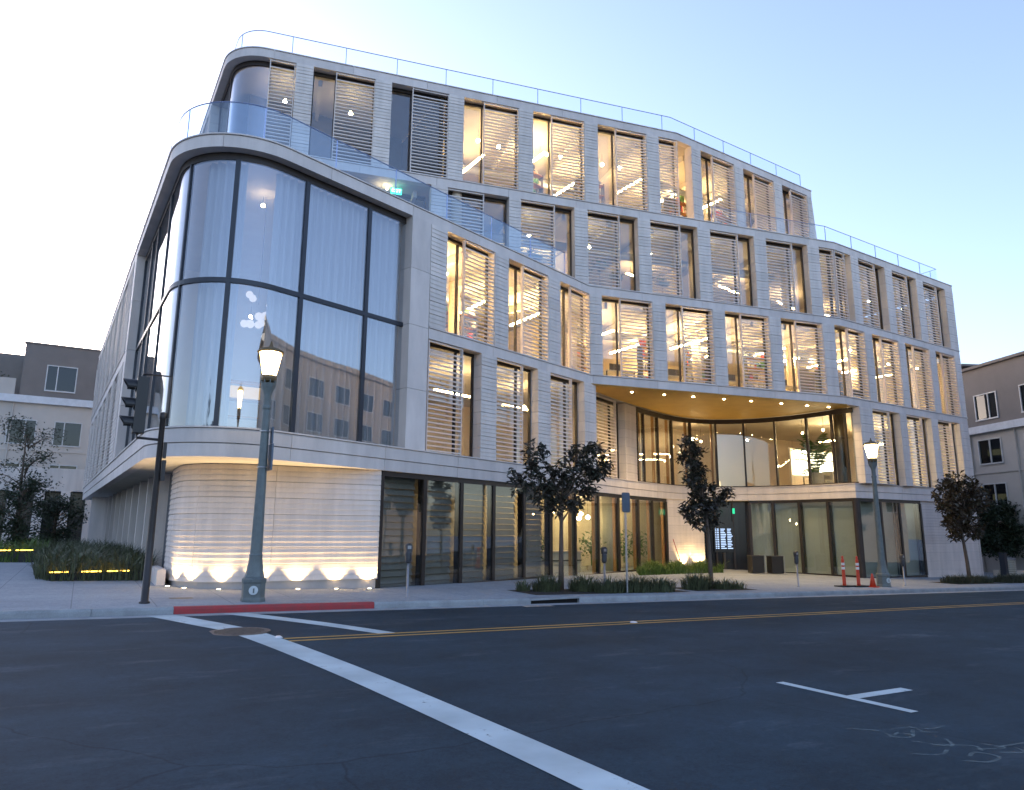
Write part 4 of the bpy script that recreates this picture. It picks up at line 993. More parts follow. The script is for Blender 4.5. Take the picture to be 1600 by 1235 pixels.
# ------------------------------------------------------------------ street furniture
def street_lamp(x, y, label):
    z = zs(x, y); t_ = thing('street_lamp', label, 'street lamp', (x, y, z), 0, 'lit lamps along the kerb')
    T = Matrix.Translation((x, y, z))
    b = MB().lathe([(0.2720, -.02), (0.2720, .06), (0.2550, .10), (0.2550, .40), (0.2720, .44), (0.2720, .50), (0.2244, .54)], 8, rot=PI/8, m=T); base = b.build('base', 'lamp_metal', t_)
    b = MB().lathe([(0.2278, .545), (0.2040, .60), (0.1700, .80), (0.1462, 1.0), (0.1530, 1.03), (0.1360, 1.06), (0.1054, 3.0), (0.0850, 4.42), (0.1020, 4.45), (0.1020, 4.5), (0.0850, 4.53), (0.0816, 4.75), (0.1020, 4.83), (.165, 4.98), (.18, 5.06), (0.0884, 5.08)], 8, rot=PI/8, m=T); smooth_by_angle(b.build('shaft', 'lamp_metal', t_), 25)
    # emblem on the base
    e = Matrix.Translation((x, y, z+.26)) @ Matrix.Rotation(-math.radians(12), 4, 'Z') @ Matrix.Translation((0, -.243, 0)) @ Matrix.Rotation(PI/2, 4, 'X')
    MB().lathe([(.10, 0), (.10, .02), (.085, .024)], 20, m=e).build('emblem', 'emblem', base)
    MB().box(-.010, .022, -.055, .045, .025, .032, e).build('emblem_mark', 'lamp_metal', base)
    ln = MB().lathe([(.10, 5.085), (.17, 5.12), (.19, 5.18), (.185, 5.24), (.17, 5.26)], 12, m=T).build('lantern', 'lamp_bronze', t_)
    MB().lathe([(.155, 5.262), (.20, 5.45), (.265, 5.80), (.255, 5.82)], 12, m=T).build('glowing_glass', 'lantern_glow', ln)
    for k in range(6):
        a = k*PI/3+.2; b = MB(); b.tube([T @ Vector((math.cos(a)*r, math.sin(a)*r, h)) for r, h in ((.175, 5.26), (.215, 5.45), (.283, 5.80))], .011, 4); b.build('lantern_rib', 'lamp_bronze', ln)
    b = MB().lathe([(.30, 5.822), (.315, 5.84), (.30, 5.87), (.20, 5.93), (.06, 5.97), (.03, 6.05), (.015, 6.12)], 16, m=T); b.build('lantern_cap', 'lamp_bronze', ln, True)
    for k in range(8):
        a = k*PI/4; MB().box(-.02, .02, -.01, .01, 0, .09, T @ Matrix.Rotation(a, 4, 'Z') @ Matrix.Translation((.16, 0, 5.06))).build('collar_scroll', 'lamp_metal', ln)
    return t_
L1 = street_lamp(3.53, 17.28, 'large lit street lamp with eight sided grey post before the glass corner')
L2 = street_lamp(28.38, 17.62, 'lit street lamp by the orange posts on the right')
z1 = zs(3.53, 17.28)
sg = thing('banner_sign', 'narrow sign plate strapped edge on to the left lamp post', 'sign', (3.75, 17.28, z1+3.0))
MB().box(3.665, 3.70, 17.02, 17.42, z1+2.98, z1+3.6).build('plate', 'sign_back', sg); MB().box(3.665, 3.695, 17.1, 17.34, z1+3.62, z1+4.0).build('upper_plate', 'sign_back', sg)
for h in (3.05, 3.9): MB().lathe([(.13, h-.012), (.13, h+.012)], 8, (3.53, 17.28, z1)).build('strap', 'galv', sg)
# traffic signal
x, y = 1.33, 17.37; z = zs(x, y)
tl = thing('traffic_signal', 'dark traffic signal pole seen from the side with three hooded lenses', 'traffic light', (x, y, z))
MB().lathe([(.11, 0), (.11, .03), (.078, .05), (.070, 1.5), (.058, 3.95), (.072, 3.97), (.072, 4.1), (.02, 4.13)], 12, (x, y, z)).build('pole', 'pole_dark', tl, True)
hx = x-.48
MB().tube([(hx, y, z+4.86), (hx, y, z+4.95), (x+.1, y, z+4.95), (x+.1, y, z+4.0)], .028, 8).build('upper_bracket', 'pole_dark', tl)
MB().tube([(hx, y, z+3.62), (hx, y, z+3.52), (x, y, z+3.50)], .03, 8).build('lower_bracket', 'pole_dark', tl)
hd = MB().box(hx-.10, hx+.13, y-.17, y+.17, z+3.62, z+4.86).build('housing', 'signal_black', tl)
for k in range(3):
    zc = z+3.83+k*.41; b = MB(); n = 14
    for j in range(n+1):
        a = -.35+(PI+.7)*j/n
        b.v += [(hx-.101, y+math.cos(a)*.15, zc+math.sin(a)*.15), (hx-.38+.10*(1-math.sin(max(0, min(PI, a)))), y+math.cos(a)*.155, zc+math.sin(a)*.155)]
    b.f = [(2*j, 2*j+1, 2*j+3, 2*j+2) for j in range(n)]
    v = b.build('visor', 'signal_black', hd); sm = v.modifiers.new('thick', 'SOLIDIFY'); sm.thickness = .012
    MB().lathe([(.135, 0), (.10, .03), (.01, .045)], 14, m=Matrix.Translation((hx-.101, y, zc)) @ Matrix.Rotation(-PI/2, 4, 'Y')).build('lens', 'lens_dark', hd, True)
MB().box(x+.07, x+.145, y-.10, y+.10, z+2.6, z+3.05).build('control_box', 'pole_dark', tl)
MB().box(x+.07, x+.135, y-.06, y+.06, z+3.1, z+3.45).build('control_box', 'pole_dark', tl)
# parking meters and signs
def meter(x, y, label, h=1.36):
    z = zs(x, y); t_ = thing('parking_meter', label, 'parking meter', (x, y, z), 0, 'parking meters along the kerb'); T = Matrix.Translation((x, y, z))
    MB().lathe([(.06, 0), (.06, .015), (.032, .03), (.032, h-.5)], 12, m=T).build('post', 'galv', t_, True)
    MB().lathe([(.04, h-.5), (.075, h-.47), (.085, h-.40), (.085, h-.25), (.075, h-.22)], 12, m=T).build('coin_vault', 'meter', t_)
    b = MB(); n = 12; pr_ = [(-.075, h-.218), (.075, h-.218), (.085, h-.12)]+[(.085*math.cos(PI*k/n), h-.10+.10*math.sin(PI*k/n)) for k in range(n+1)]+[(-.085, h-.12)]
    m_ = len(pr_); b.v = [T @ Vector((px, yy, pz)) for yy in (-.055, .055) for px, pz in pr_]
    b.f = [tuple(range(m_)), tuple(range(2*m_-1, m_-1, -1))]+[(i, (i+1) % m_, m_+(i+1) % m_, m_+i) for i in range(m_)]
    hd_ = b.build('meter_head', 'meter', t_)
    MB().box(-.05, .05, -.06, -.0555, h-.14, h-.06, T).build('display_window', 'galv', hd_)
meter(7.35, 17.39, 'parking meter standing alone before the dark ground floor glass')
meter(14.11, 17.83, 'parking meter beside the sign pole in the grasses')
meter(23.89, 18.29, 'parking meter before the frosted entrance glass', 1.34)
meter(30.31, 17.88, 'dark parking meter right of the second street lamp', 1.3)
x, y = 14.6, 17.35; z = zs(x, y)
st = thing('sign_post', 'tall post with a rounded blue grey sign seen from behind near the trees', 'sign', (x, y, z))
MB().tube([(x, y, z), (x, y, z+3.05)], .032, 8).build('post', 'galv', st)
b = MB(); pts = []
for cx_, cz_, a0 in ((.11, .26, 0), (-.11, .26, 90), (-.11, -.26, 180), (.11, -.26, 270)):
    for k in range(5): a = math.radians(a0+k*22.5); pts.append((cx_+.05*math.cos(a), cz_+.05*math.sin(a)))
n = len(pts); b.v = [(x+px, y-.05+d_, z+2.75+pz) for d_ in (0, .012) for px, pz in pts]; b.f = [tuple(range(n)), tuple(range(2*n-1, n-1, -1))]+[(i, (i+1) % n, n+(i+1) % n, n+i) for i in range(n)]
b.build('plate', 'sign_back', st)
# delineator posts and cone
for i, (x, y) in enumerate(((26.2, 17.9), (26.95, 17.78))):
    z = zs(x, y); t_ = thing('delineator_post', ('left', 'right')[i]+' of the two orange delineator posts', 'traffic post', (x, y, z), 0, 'orange delineator posts')
    MB().box(x-.38, x+.38, y-.2, y+.2, z, z+.05).build('base', 'rubber', t_)
    MB().lathe([(.075, .05), (.065, .12), (.055, 1.0), (.06, 1.02), (.06, 1.06), (.03, 1.08), (.045, 1.12), (.04, 1.18), (.01, 1.2)], 14, (x, y, z)).build('post', 'orange', t_, True)
    for h in (.72, .88): MB().lathe([(.064, h-.05), (.064, h+.05)], 14, (x, y, z)).build('reflective_band', 'reflector', t_)
x, y = 27.45, 17.5; z = zs(x, y); t_ = thing('traffic_cone', 'small bright orange traffic cone beside the second lamp post', 'traffic cone', (x, y, z))
MB().box(x-.17, x+.17, y-.17, y+.17, z, z+.03).build('base', 'orange', t_); MB().lathe([(.13, .03), (.03, .52), (.02, .53)], 16, (x, y, z)).build('cone', 'orange', t_, True)
# bins at the entrance
for i, (x, y) in enumerate(((30.2, 25.6), (31.2, 25.2))):
    z = zs(x, y); t_ = thing('litter_bin', ('left', 'right')[i]+' dark litter bin with a metal hoop by the entrance glass', 'bin', (x, y, z), -.4); mm = WM[t_.name]
    MB().box(-.32, .32, -.28, .28, .04, .88, mm).build('body', 'rubber', t_)
    b = MB(); b.tube([mm @ Vector(p) for p in ((.36, -.3, 0), (.36, -.3, .92), (.36, .3, .92), (.36, .3, 0))], .02, 6); b.build('hoop', 'galv', t_)
    MB().box(-.33, .33, -.29, .29, .88, .92, mm).build('lid', 'charcoal', t_)
x, y = 48.6, 22.15; z = zs(x, y)
t_ = thing('litter_bin', 'round slatted litter bin beyond the right end of the offices', 'bin', (x, y, z))
MB().lathe([(.36, 0), (.36, .95)], 16, (x, y, z)).build('liner', 'charcoal', t_)
for k in range(8): MB().lathe([(.42, .08+k*.115), (.42, .15+k*.115)], 18, (x, y, z)).build('band', 'desk', t_, False)
MB().lathe([(.45, 1.0), (.45, 1.08), (.2, 1.14)], 18, (x, y, z)).build('lid', 'galv', t_)
for k in range(4): a = k*PI/2+.4; MB().box(x+math.cos(a)*.385-.02, x+math.cos(a)*.385+.02, y+math.sin(a)*.385-.02, y+math.sin(a)*.385+.02, z, z+1.0).build('upright', 'galv', t_)
rt = thing('leaning_board', 'thin reddish board leaning against the entrance wall', 'board', (27.6, 28.2, -.3))
MB().bar((27.75, 28.35, -.35), (27.45, 28.72, 1.3), .09, .03).build('board', 'red_paint', rt)

# ------------------------------------------------------------------ trees and planting
def limb(b, p, d, L, r, n=5, rg=random, bend=.25):
    pts = [Vector(p)]; d = Vector(d).normalized()
    for k in range(n):
        d = (d+Vector((rg.gauss(0, bend), rg.gauss(0, bend), rg.gauss(0, bend*.5)+.05))*.5).normalized(); pts.append(pts[-1]+d*L/n)
    b.tube(pts, [r*(1-.7*k/n) for k in range(n+1)], 6); return pts
def street_tree(x, y, label, lobes, trunk_h, leaf, mtl, seed, lean=(0, 0), per=90, cat='tree', r0=.075):
    """lobes: (dx, dy, z, radius) clusters at the branch ends; leaves gather in whorls round the twigs"""
    rg = random.Random(seed); z = zs(x, y) if y > KERB else zr(x)
    t_ = thing('street_tree', label, cat, (x, y, z)); b = MB()
    top = Vector((x+lean[0], y+lean[1], z+trunk_h))
    b.tube([(x, y, z-.05), (x+lean[0]*.2, y+lean[1]*.2, z+trunk_h*.35), (x+lean[0]*.6, y+lean[1]*.6, z+trunk_h*.7), top], [r0*1.25, r0, r0*.85, r0*.7], 8)
    lv = MB()
    for dx, dy, h, r in lobes:
        c = Vector((x+dx, y+dy, z+h)); st_ = Vector((x, y, z))+(top-Vector((x, y, z)))*min(1, max(.72, (h-r)/trunk_h*.9))
        mid = st_.lerp(c, .5)+Vector((rg.gauss(0, .06), rg.gauss(0, .06), .1)); b.tube([st_, mid, c], [r0*.5, r0*.32, r0*.12], 5)
        for k in range(max(5, int(per*r))):
            q = Vector((rg.gauss(0, 1), rg.gauss(0, 1), rg.gauss(0, .8))).normalized()*r*(.35+.65*rg.random()**.5); tip = c+q
            if k % 2 == 0: b.tube([c+q*.15, c+q*.6+Vector((0, 0, .03)), tip], [r0*.14, r0*.10, r0*.05], 4, False)
            for j in range(9): leaf_quad(lv, tip+Vector((rg.gauss(0, .05), rg.gauss(0, .05), rg.gauss(0, .05))), rg, leaf, .1, .46)
    inst('trunk', b.mesh('trunk', 'bark', True), ID, t_); inst('crown', lv.raw('crown', mtl), ID, t_)
    return t_
street_tree(13.07, 18.7, 'street tree with large dark glossy leaves and wide crown before the lobby', [
    (-1.35, .2, 3.35, .42), (-.95, -.1, 3.75, .40), (-.75, .2, 4.25, .40), (-.35, 0, 3.4, .45), (-.6, .1, 2.9, .42), (.05, .1, 3.0, .45), (.1, 0, 3.75, .42), (.6, .1, 3.4, .45), (1.0, -.1, 3.9, .45), (.75, .1, 4.35, .38), (1.45, .1, 4.35, .42), (1.55, 0, 3.75, .35), (1.2, .1, 3.1, .34), (.45, 0, 2.65, .32), (-.2, .1, 2.55, .3), (1.9, 0, 4.0, .22)], 2.75, .225, 'leaf', 4, (.05, 0), 42)
street_tree(19.12, 18.19, 'narrow street tree with dark leaves before the recessed entrance', [
    (-.85, 0, 5.0, .30), (-.75, .1, 4.45, .38), (-.45, 0, 4.75, .30), (-.4, .1, 4.0, .42), (-.75, 0, 3.7, .3), (-.25, 0, 3.45, .42), (-.55, .1, 2.95, .34), (-.9, 0, 2.65, .3), (-.1, 0, 2.8, .38), (.35, .1, 3.0, .26), (.75, 0, 3.1, .24), (1.0, 0, 3.35, .18), (.2, .1, 2.35, .26), (-.6, 0, 2.25, .2)], 2.6, .22, 'leaf', 9, (-.1, 0), 54, r0=.07)
street_tree(37.6, 18.9, 'round crowned street tree with rust tinted leaves at the right end', [
    (-1.62, 0.00, 3.91, 0.51), (-0.94, 0.10, 4.46, 0.55), (-0.14, 0.00, 4.73, 0.61), (0.74, 0.00, 4.51, 0.59), (1.62, 0.10, 4.29, 0.51), (-1.01, 0.00, 3.52, 0.51), (-0.14, 0.10, 3.85, 0.61), (0.81, 0.00, 3.69, 0.55), (1.69, 0.00, 3.63, 0.43), (-0.47, 0.10, 3.03, 0.51), (0.47, 0.00, 2.97, 0.49), (-1.28, 0.00, 2.86, 0.30), (-0.81, 0.00, 2.25, 0.29), (0.88, 0.00, 2.37, 0.32), (1.42, 0.00, 2.59, 0.20), (0.07, 0.10, 2.53, 0.37), (2.16, 0.00, 4.12, 0.27)], 2.6, .27, 'leaf_rust', 14, (-.3, 0), 46, r0=.085)
def grass_clump(x, y, r, h, label, n, mtl='grass', seed=1, group='grass clumps by the kerb'):
    rg = random.Random(seed); z = zs(x, y); b = MB()
    for k in range(n):
        a = rg.uniform(0, 2*PI); q = r*math.sqrt(rg.random()); px_, py_ = x+math.cos(a)*q, y+math.sin(a)*q*.7; hh = h*rg.uniform(.55, 1.3)*(1.15-.5*q/r); ln_ = rg.uniform(.15, .95)*hh; a2 = a+rg.gauss(0, .7); dx, dy = math.cos(a2), math.sin(a2); w = .012
        p0 = Vector((px_, py_, z-.02)); p1 = p0+Vector((dx*ln_*.35, dy*ln_*.35, hh*.68)); p2 = p0+Vector((dx*ln_, dy*ln_, hh*rg.uniform(.7, 1.0))); s_ = Vector((-dy, dx, 0))*w
        b.add([p0-s_, p0+s_, p1+s_*.8, p2, p1-s_*.8], [(0, 1, 2, 4), (4, 2, 3)])
    o = inst('grass_clump', b.raw('grass_clump', mtl), ID); return tag(o, label, 'grass', group)
for i, (x, y, r, h, n) in enumerate([(11.55, 18.5, .22, .42, 120), (12.25, 18.3, .45, .55, 380), (13.5, 18.1, .5, .55, 480), (14.1, 17.6, .55, .5, 480), (15.2, 17.6, .6, .55, 560), (16.1, 17.5, .5, .52, 460), (18.2, 18.0, .55, .62, 520), (19.5, 18.0, .45, .4, 300), (20.1, 17.9, .35, .32, 120)]):
    grass_clump(x, y, r, h, f'{ordn[i]} clump of grass from the left in the tree bed by the kerb', n, seed=20+i)
for i, (x0, x1, y0, y1) in enumerate(((11.2, 17.2, 17.25, 18.9), (17.6, 20.6, 17.4, 18.8), (34.6, 38.9, 17.9, 19.3), (39.2, 43.5, 17.9, 19.2))):
    b = MB(); b.v = [(x, y, zs(x, y)+.006) for x, y in ((x0, y0), (x1, y0), (x1, y1), (x0, y1))]; b.f = [(0, 1, 2, 3)]; tag(b.build('planting_bed', 'mulch'), kind='structure')
for i, x in enumerate((35.3, 36.2, 37.1, 38.0)):
    grass_clump(x, 18.55, .6, .42, f'{ordn[i]} low shrub clump from the left beneath the rust leaved tree', 500, 'shrub_leaf', 50+i, 'low clumps under the right tree')
for i, x in enumerate((39.9, 40.9, 41.9, 42.8)):
    grass_clump(x, 18.5, .6, .45, f'{ordn[i]} low shrub clump from the left past the corner of the offices', 500, 'shrub_leaf', 60+i, 'low clumps past the offices')
def grass_bed(name, label, poly, h, n, mtl, seed, cat='grass'):
    rg = random.Random(seed); b = MB(); xs = [p[0] for p in poly]; ys = [p[1] for p in poly]
    def inside(x, y):
        c = False; j = len(poly)-1
        for i in range(len(poly)):
            if (poly[i][1] > y) != (poly[j][1] > y) and x < (poly[j][0]-poly[i][0])*(y-poly[i][1])/(poly[j][1]-poly[i][1])+poly[i][0]: c = not c
            j = i
        return c
    while len(b.f) < n*2:
        x, y = rg.uniform(min(xs), max(xs)), rg.uniform(min(ys), max(ys))
        if not inside(x, y): continue
        z = zs(x, y); a2 = rg.uniform(0, 2*PI); dx, dy = math.cos(a2), math.sin(a2); hh = h*rg.uniform(.4, 1.25)*(.55+.6*math.sin(x*1.9+1.7*math.sin(y*1.3))**2); ln_ = rg.uniform(.15, 1.0)*hh; w = .013
        p0 = Vector((x, y, z-.02)); p1 = p0+Vector((dx*ln_*.35, dy*ln_*.35, hh*.65)); p2 = p0+Vector((dx*ln_, dy*ln_, hh*rg.uniform(.75, 1.0))); s_ = Vector((-dy, dx, 0))*w
        b.add([p0-s_, p0+s_, p1+s_*.8, p2, p1-s_*.8], [(0, 1, 2, 4), (4, 2, 3)])
    return tag(inst(name, b.raw(name, mtl), ID), label, cat, kind='stuff')
grass_bed('entrance_grass', 'bright green grass bed lit before the entrance wall', [(21.4, 24.6), (24.5, 25.4), (28.6, 26.3), (29.2, 28.2), (26.5, 28.0), (23.0, 26.6)], .55, 6500, 'lawn', 81)
# left planter with grasses over a glowing strip
def planter(name, label, x0, x1, y0, y1, h, strip_sides):
    zb = min(zs(x0, y0), zs(x1, y1))-.1; zt_ = zs((x0+x1)/2, (y0+y1)/2)+h
    t_ = thing(name, label, 'planter', ((x0+x1)/2, y0, zb))
    MB().box(x0, x1, y0, y1, zb, zt_).build('wall', 'dark_planter', t_)
    q_ = x0
    while q_ < x1-.3:
        w_ = random.uniform(.25, .6); MB().box(q_, min(q_+w_, x1), y0-.05, y0-.005, zt_+.01, zt_+.04).build('light_strip', 'led_glow', t_); q_ += w_+random.uniform(.12, .45)
    MB().box(x0-.03, x1+.03, y0-.06, y0+.2, zt_+.001, zt_+.008).build('ledge', 'dark_planter', t_)
    return zt_
zt1 = planter('low_planter', 'low dark planter with a glowing strip beside the ribbed wall', -.6, 2.0, 23.9, 26.5, .22, 1)
zt2 = planter('long_planter', 'long dark planter with a bright glowing strip at the far left', -9, -1.0, 33.5, 40, .35, 1)
grass_bed('planter_grass', 'tall feathery grasses spilling over the low planter', [(-.55, 23.68), (2.0, 23.72), (2.0, 27.5), (1.2, 40), (-1.2, 40), (-1.1, 27), (-.95, 24.6)], .78, 15000, 'grass', 83)
grass_bed('planter_grass', 'low green planting behind the bright strip at far left', [(-9, 33.35), (-1.0, 33.35), (-1.1, 38), (-9, 38)], .8, 9000, 'lawn', 85)
def loose_tree(x, y, h, rx, rz_, n, label, mtl, seed, leaf=.16, trunk=.1, name='garden_tree', z0=None, base=.25, cat='tree'):
    rg = random.Random(seed); z = zs(x, y) if z0 is None else z0; t_ = thing(name, label, cat, (x, y, z)); b = MB(); lv = MB()
    b.tube([(x, y, z-.1), (x+rg.uniform(-.1, .1), y, z+h*.4), (x+rg.uniform(-.2, .2), y, z+h*.85)], [trunk, trunk*.7, trunk*.2], 7)
    for k in range(max(10, n//60)):
        a = rg.uniform(0, 2*PI); zz = z+h*rg.uniform(base, 1); f_ = 1-abs((zz-z)/h-.55)*1.1; q = rx*max(.2, f_)*math.sqrt(rg.random()); c = Vector((x+math.cos(a)*q, y+math.sin(a)*q, zz))
        b.tube([(x, y, zz-rx*.35), Vector((x, y, zz-rx*.2)).lerp(c, .5), c], [trunk*.3, trunk*.2, trunk*.06], 4, False)
        rr = rx*rg.uniform(.18, .34)
        for j in range(60): 
            d = Vector((rg.gauss(0, 1), rg.gauss(0, 1), rg.gauss(0, .8)))*rr*.55; leaf_quad(lv, c+d, rg, leaf, .1, .5)
    inst('trunk', b.mesh('trunk', 'bark', True), ID, t_); inst('crown', lv.raw('crown', mtl), ID, t_); return t_
loose_tree(-2.6, 42.0, 7.0, 1.8, 1, 1900, 'slim tree with sparse top twigs behind the left planter', 'shrub_leaf', 31)
loose_tree(-1.0, 41.5, 2.8, 1.2, 1, 3400, 'dense dark shrub nearest the offices behind the left planter', 'hedge_leaf', 32, base=.05)
loose_tree(-4.3, 39.5, 4.4, 1.3, 1, 1500, 'reddish leafed small tree cut by the left edge', 'leaf_rust', 33)
loose_tree(-2.5, 39.8, 3.5, 1.25, 1, 3400, 'bushy dark evergreen in the middle of the left planting', 'hedge_leaf', 34, base=.05)
# right: hedge trees, low wall
for i, (x, y, h, r) in enumerate(((50.3, 24.6, 4.6, 1.3), (51.6, 23.9, 4.3, 1.35), (53.0, 23.3, 4.7, 1.4), (54.4, 22.6, 5.0, 1.4))):
    loose_tree(x, y, h, r, 1, 5200, f'{ordn[i]} dark bushy tree from the left beyond the right corner of the offices', 'hedge_leaf', 70+i, leaf=.22, base=.32, name='hedge_tree')
lw2 = MB().bar((48.3, 22.75, -.85), (57, 20.1, -1.0), .3, .7).build('low_wall', 'white_wall'); tag(lw2, 'low pale garden wall beyond the right corner', 'wall')
po = thing('bollard', 'short dark post at the foot of the right building corner', 'post', (46.4, 21.3, zs(46.4, 21.3))); MB().box(46.25, 46.55, 21.2, 21.5, -.95, .55).build('body', 'steel_dark', po); MB().box(46.22, 46.58, 21.17, 21.53, .55, .6).build('cap', 'steel_dark', po)

# ------------------------------------------------------------------ neighbouring buildings
def facade_window(root, m_, x, z, w, h, lit=False, split=.35):
    f = MB(); t = .07
    f.box(x-t, x+w+t, -.05, .12, z+h, z+h+t, m_); f.box(x-t, x+w+t, -.09, .12, z-t*1.3, z, m_); f.box(x-t, x, -.05, .12, z, z+h, m_); f.box(x+w, x+w+t, -.05, .12, z, z+h, m_)
    f.box(x+w*split-t/2, x+w*split+t/2, -.03, .1, z, z+h, m_)
    wd = f.build('window', 'window_frame', root)
    MB().box(x+.005, x+w*split-t/2, .04, .06, z+.005, z+h-.005, m_).build('pane', 'far_glass', wd); MB().box(x+w*split+t/2, x+w-.005, .04, .06, z+.005, z+h-.005, m_).build('pane', 'far_glass', wd)
    if lit: MB().box(x+.1, x+w-.1, .5, .52, z+h*.35, z+h*.60, m_).build('lit_blind', 'far_window_glow', wd)
def wall_with_openings(m_, x0, x1, z0, z1, openings, thick=.3):
    """a wall cut into boxes around its openings, openings in rows of equal z"""
    b = MB(); rows = sorted({(o[1], o[1]+o[3]) for o in openings}); z = z0
    for a, c in rows:
        if a > z: b.box(x0, x1, 0, thick, z, a, m_)
        x = x0
        for o in sorted(o for o in openings if abs(o[1]-a) < 1e-6):
            b.box(x, o[0], 0, thick, a, c, m_); x = o[0]+o[2]
        b.box(x, x1, 0, thick, a, c, m_); z = c
    b.box(x0, x1, 0, thick, z, z1, m_); return b
# far left
FL = thing('apartment_building', 'beige and taupe apartment building behind the left planter', 'building', (-8, 64, .6))
m_ = frame((-30, 63.5), (6, 64.0), 0, 0)
rows = [(4.6, 1.75), (7.9, 1.75)]; op = []
for z, h in rows:
    for k in range(12): op.append((1.0+k*2.95, z, 1.7, h))
wall_with_openings(m_, 0, 36, .2, 10.95, op).build('wall', 'stucco', FL)
MB().box(0, 36, .9, 1.0, .2, 10.9, m_).build('dark_interior', 'window_void', FL)
for i, (x, z, w, h) in enumerate(op): facade_window(FL, m_, x, z, w, h, i == 10, .35 if i % 2 else .62)
MB().box(-.1, 36.1, -.35, .35, 10.955, 11.5, m_).build('cornice', 'cornice', FL)
op = [(26.6, 12.1, 1.9, 1.9), (29.9, 12.1, 1.9, 1.9), (33.1, 12.1, 1.9, 1.9)]
wall_with_openings(m_ @ Matrix.Translation((0, .1, 0)), 25.0, 36, 11.501, 15.6, op).build('upper_wall', 'taupe', FL)
for (x, z, w, h) in op: facade_window(FL, m_ @ Matrix.Translation((0, .1, 0)), x, z, w, h)
MB().box(25.1, 36, 1.0, 1.1, 11.5, 15.5, m_).build('dark_interior', 'window_void', FL)
op = [(k*3.2+1, 12.6, 1.6, 1.5) for k in range(7)]
wall_with_openings(m_ @ Matrix.Translation((0, 2.5, 0)), 0, 25.0, 11.501, 15.1, op).build('upper_wall', 'taupe', FL)
for (x, z, w, h) in op: facade_window(FL, m_ @ Matrix.Translation((0, 2.5, 0)), x, z, w, h)
MB().box(0, 24.9, 3.4, 3.5, 11.5, 15, m_).build('dark_interior', 'window_void', FL)
MB().box(0, 24.7, -.1, .1, 11.501, 12.75, m_).build('parapet', 'stucco', FL)
b = MB(); rg = random.Random(8)
for k in range(500): leaf_quad(b, m_ @ Vector((rg.uniform(12, 24.3), rg.uniform(.2, .7), 12.8+rg.gauss(0, .15))), rg, .25)
inst('balcony_planting', b.raw('balcony_planting', 'shrub_leaf'), ID, FL)
for x_ in (10.2, 21.9, 24.75, 33.6): b = MB(); b.tube([m_ @ Vector((x_, -.07, .3)), m_ @ Vector((x_, -.07, 10.9))], .05, 8); b.build('downpipe', 'stucco', FL)
MB().box(-.1, 36.1, -.06, -.001, 7.35, 7.5, m_).build('string_course', 'stucco', FL)
for x_ in (5, 17, 30): MB().box(x_, x_+1.6, 4.5, 6, 15, 16.2, m_).build('roof_unit', 'galv', FL)
MB().box(24.9, 36.05, .02, .55, 15.601, 15.72, m_).build('coping', 'taupe', FL)
# right
FR = thing('apartment_building', 'beige and taupe apartment building beyond the right end of the offices', 'building', (56, 30, -1))
dx, dy = math.sin(math.radians(24)), math.cos(math.radians(24))
Q = (56.0, 31.0)
m_ = frame((Q[0]+dx*14, Q[1]+dy*14), (Q[0]-dx*14, Q[1]-dy*14), 0, 0)
op = []
for z in (.3, 3.4, 6.45):
    for k in range(7): op.append((.8+k*3.9, z, 1.9, 1.6))
wall_with_openings(m_, 0, 28, -1.5, 8.55, op).build('wall', 'stucco', FR)
MB().box(0, 28, .9, 1.0, -1.5, 8.5, m_).build('dark_interior', 'window_void', FR)
for i, (x, z, w, h) in enumerate(op): facade_window(FR, m_, x, z, w, h, i in (11, 12, 13, 18, 19, 20), .5)
MB().box(-.1, 28.1, -.3, .3, 8.555, 9.05, m_).build('cornice', 'cornice', FR)
op = [(.75+k*3.9, 9.55, 1.85, 1.7) for k in range(7)]
m2 = m_ @ Matrix.Translation((0, .15, 0))
wall_with_openings(m2, 0, 28, 9.051, 13.2, op).build('upper_wall', 'taupe', FR)
for (x, z, w, h) in op: facade_window(FR, m2, x, z, w, h, False, .62)
MB().box(0, 28, 1.0, 1.1, 9.05, 13.1, m_).build('dark_interior', 'window_void', FR)
MB().box(-.3, 19.9, -.25, 6, 13.6, 13.75, m_).build('roof', 'taupe', FR)
MB().box(-.3, 28.2, -.05, .5, 13.21, 13.4, m_).build('roof_edge', 'taupe', FR)
MB().box(-.25, -.02, -24, 0, -1.5, 13, m_).build('unseen_sky_blocker', 'stucco', FR)  # unseen wall added to keep the bright sky out of these window reflections
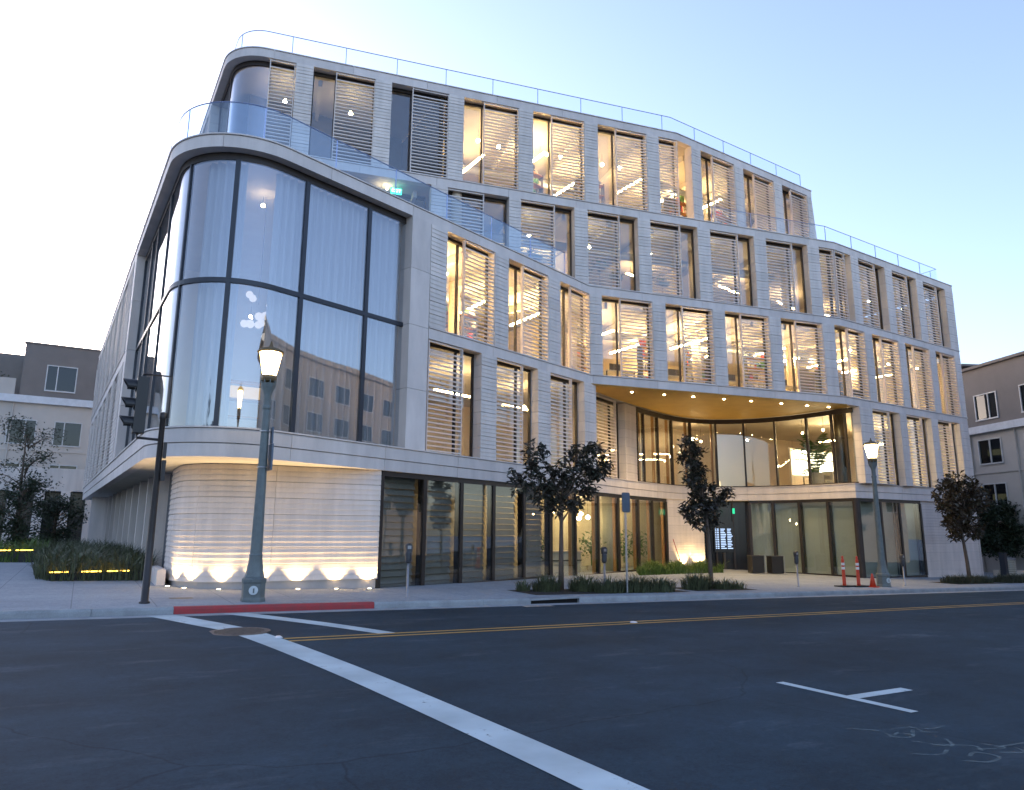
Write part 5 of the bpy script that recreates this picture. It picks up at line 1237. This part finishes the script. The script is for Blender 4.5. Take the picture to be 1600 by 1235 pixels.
for x_ in (7.9, 15.7, 19.6, 23.5): b = MB(); b.tube([m_ @ Vector((x_, -.07, -1.4)), m_ @ Vector((x_, -.07, 8.5))], .05, 8); b.build('downpipe', 'stucco', FR)
MB().box(0, 28, -.06, -.001, 5.75, 5.9, m_).build('string_course', 'stucco', FR)
pt = thing('palm_tree', 'palm crown just showing above the right hand roof', 'palm', (69, 33, 0))
b = MB(); b.tube([(69, 33, -1.5), (69.1, 33, 14.6)], [.3, .2], 8); b.build('trunk', 'bark', pt)
b = MB(); rg = random.Random(6)
for k in range(26): frond(b, (69.1, 33, 14.6), k*2.4, rg.uniform(1.8, 2.6), rg.uniform(.4, 2.6), rg, .05, 9)
inst('crown', b.raw('crown', 'hedge_leaf'), ID, pt)
# across the street, seen only as reflections in the glass
def far_block(label, a, b_, L, H, rows, lit):
    t_ = thing('tan_building', label, 'building', (a[0], a[1], 0)); m_ = frame(a, b_, 0, 0)
    op = [(2+k*4.2, z, 2.2, 1.7) for z in rows for k in range(int((L-4)/4.2))]
    wall_with_openings(m_, 0, L, -2.5, H, op).build('wall', 'tan_stucco', t_)
    MB().box(0, L, .8, .9, -2.5, H-.1, m_).build('dark_interior', 'window_void', t_)
    for i, (x, z, w, h) in enumerate(op): facade_window(t_, m_, x, z, w, h, i % lit == 1)
    MB().box(-.2, L+.2, -.3, .9, H+.01, H+.5, m_).build('cornice', 'tan_stucco', t_)
    MB().box(0, L, .91, 12, H-.6, H-.3, m_).build('roof', 'roofing', t_)
far_block('long tan building across the street mirrored in the lower corner panes', (92, -9), (24, -9), 68, 17.5, (4.3, 7.6, 10.9, 14.2), 7)
far_block('lower tan building mirrored at the rounded edge of the corner glass', (-24, -24), (-70, -14), 47, 9.5, (4.0, 7.0), 6)
for i, (x, y, h) in enumerate(((-22, -6.5, 11), (-26, -8.5, 13), (-31, -9, 10))):
    loose_tree(x, y, h, 1.1, 1, 2600, f'{ordn[i]} slim cypress across the street mirrored in the rounded glass', 'hedge_leaf', 90+i, leaf=.3, base=.08, name='cypress_tree', z0=zr(x))
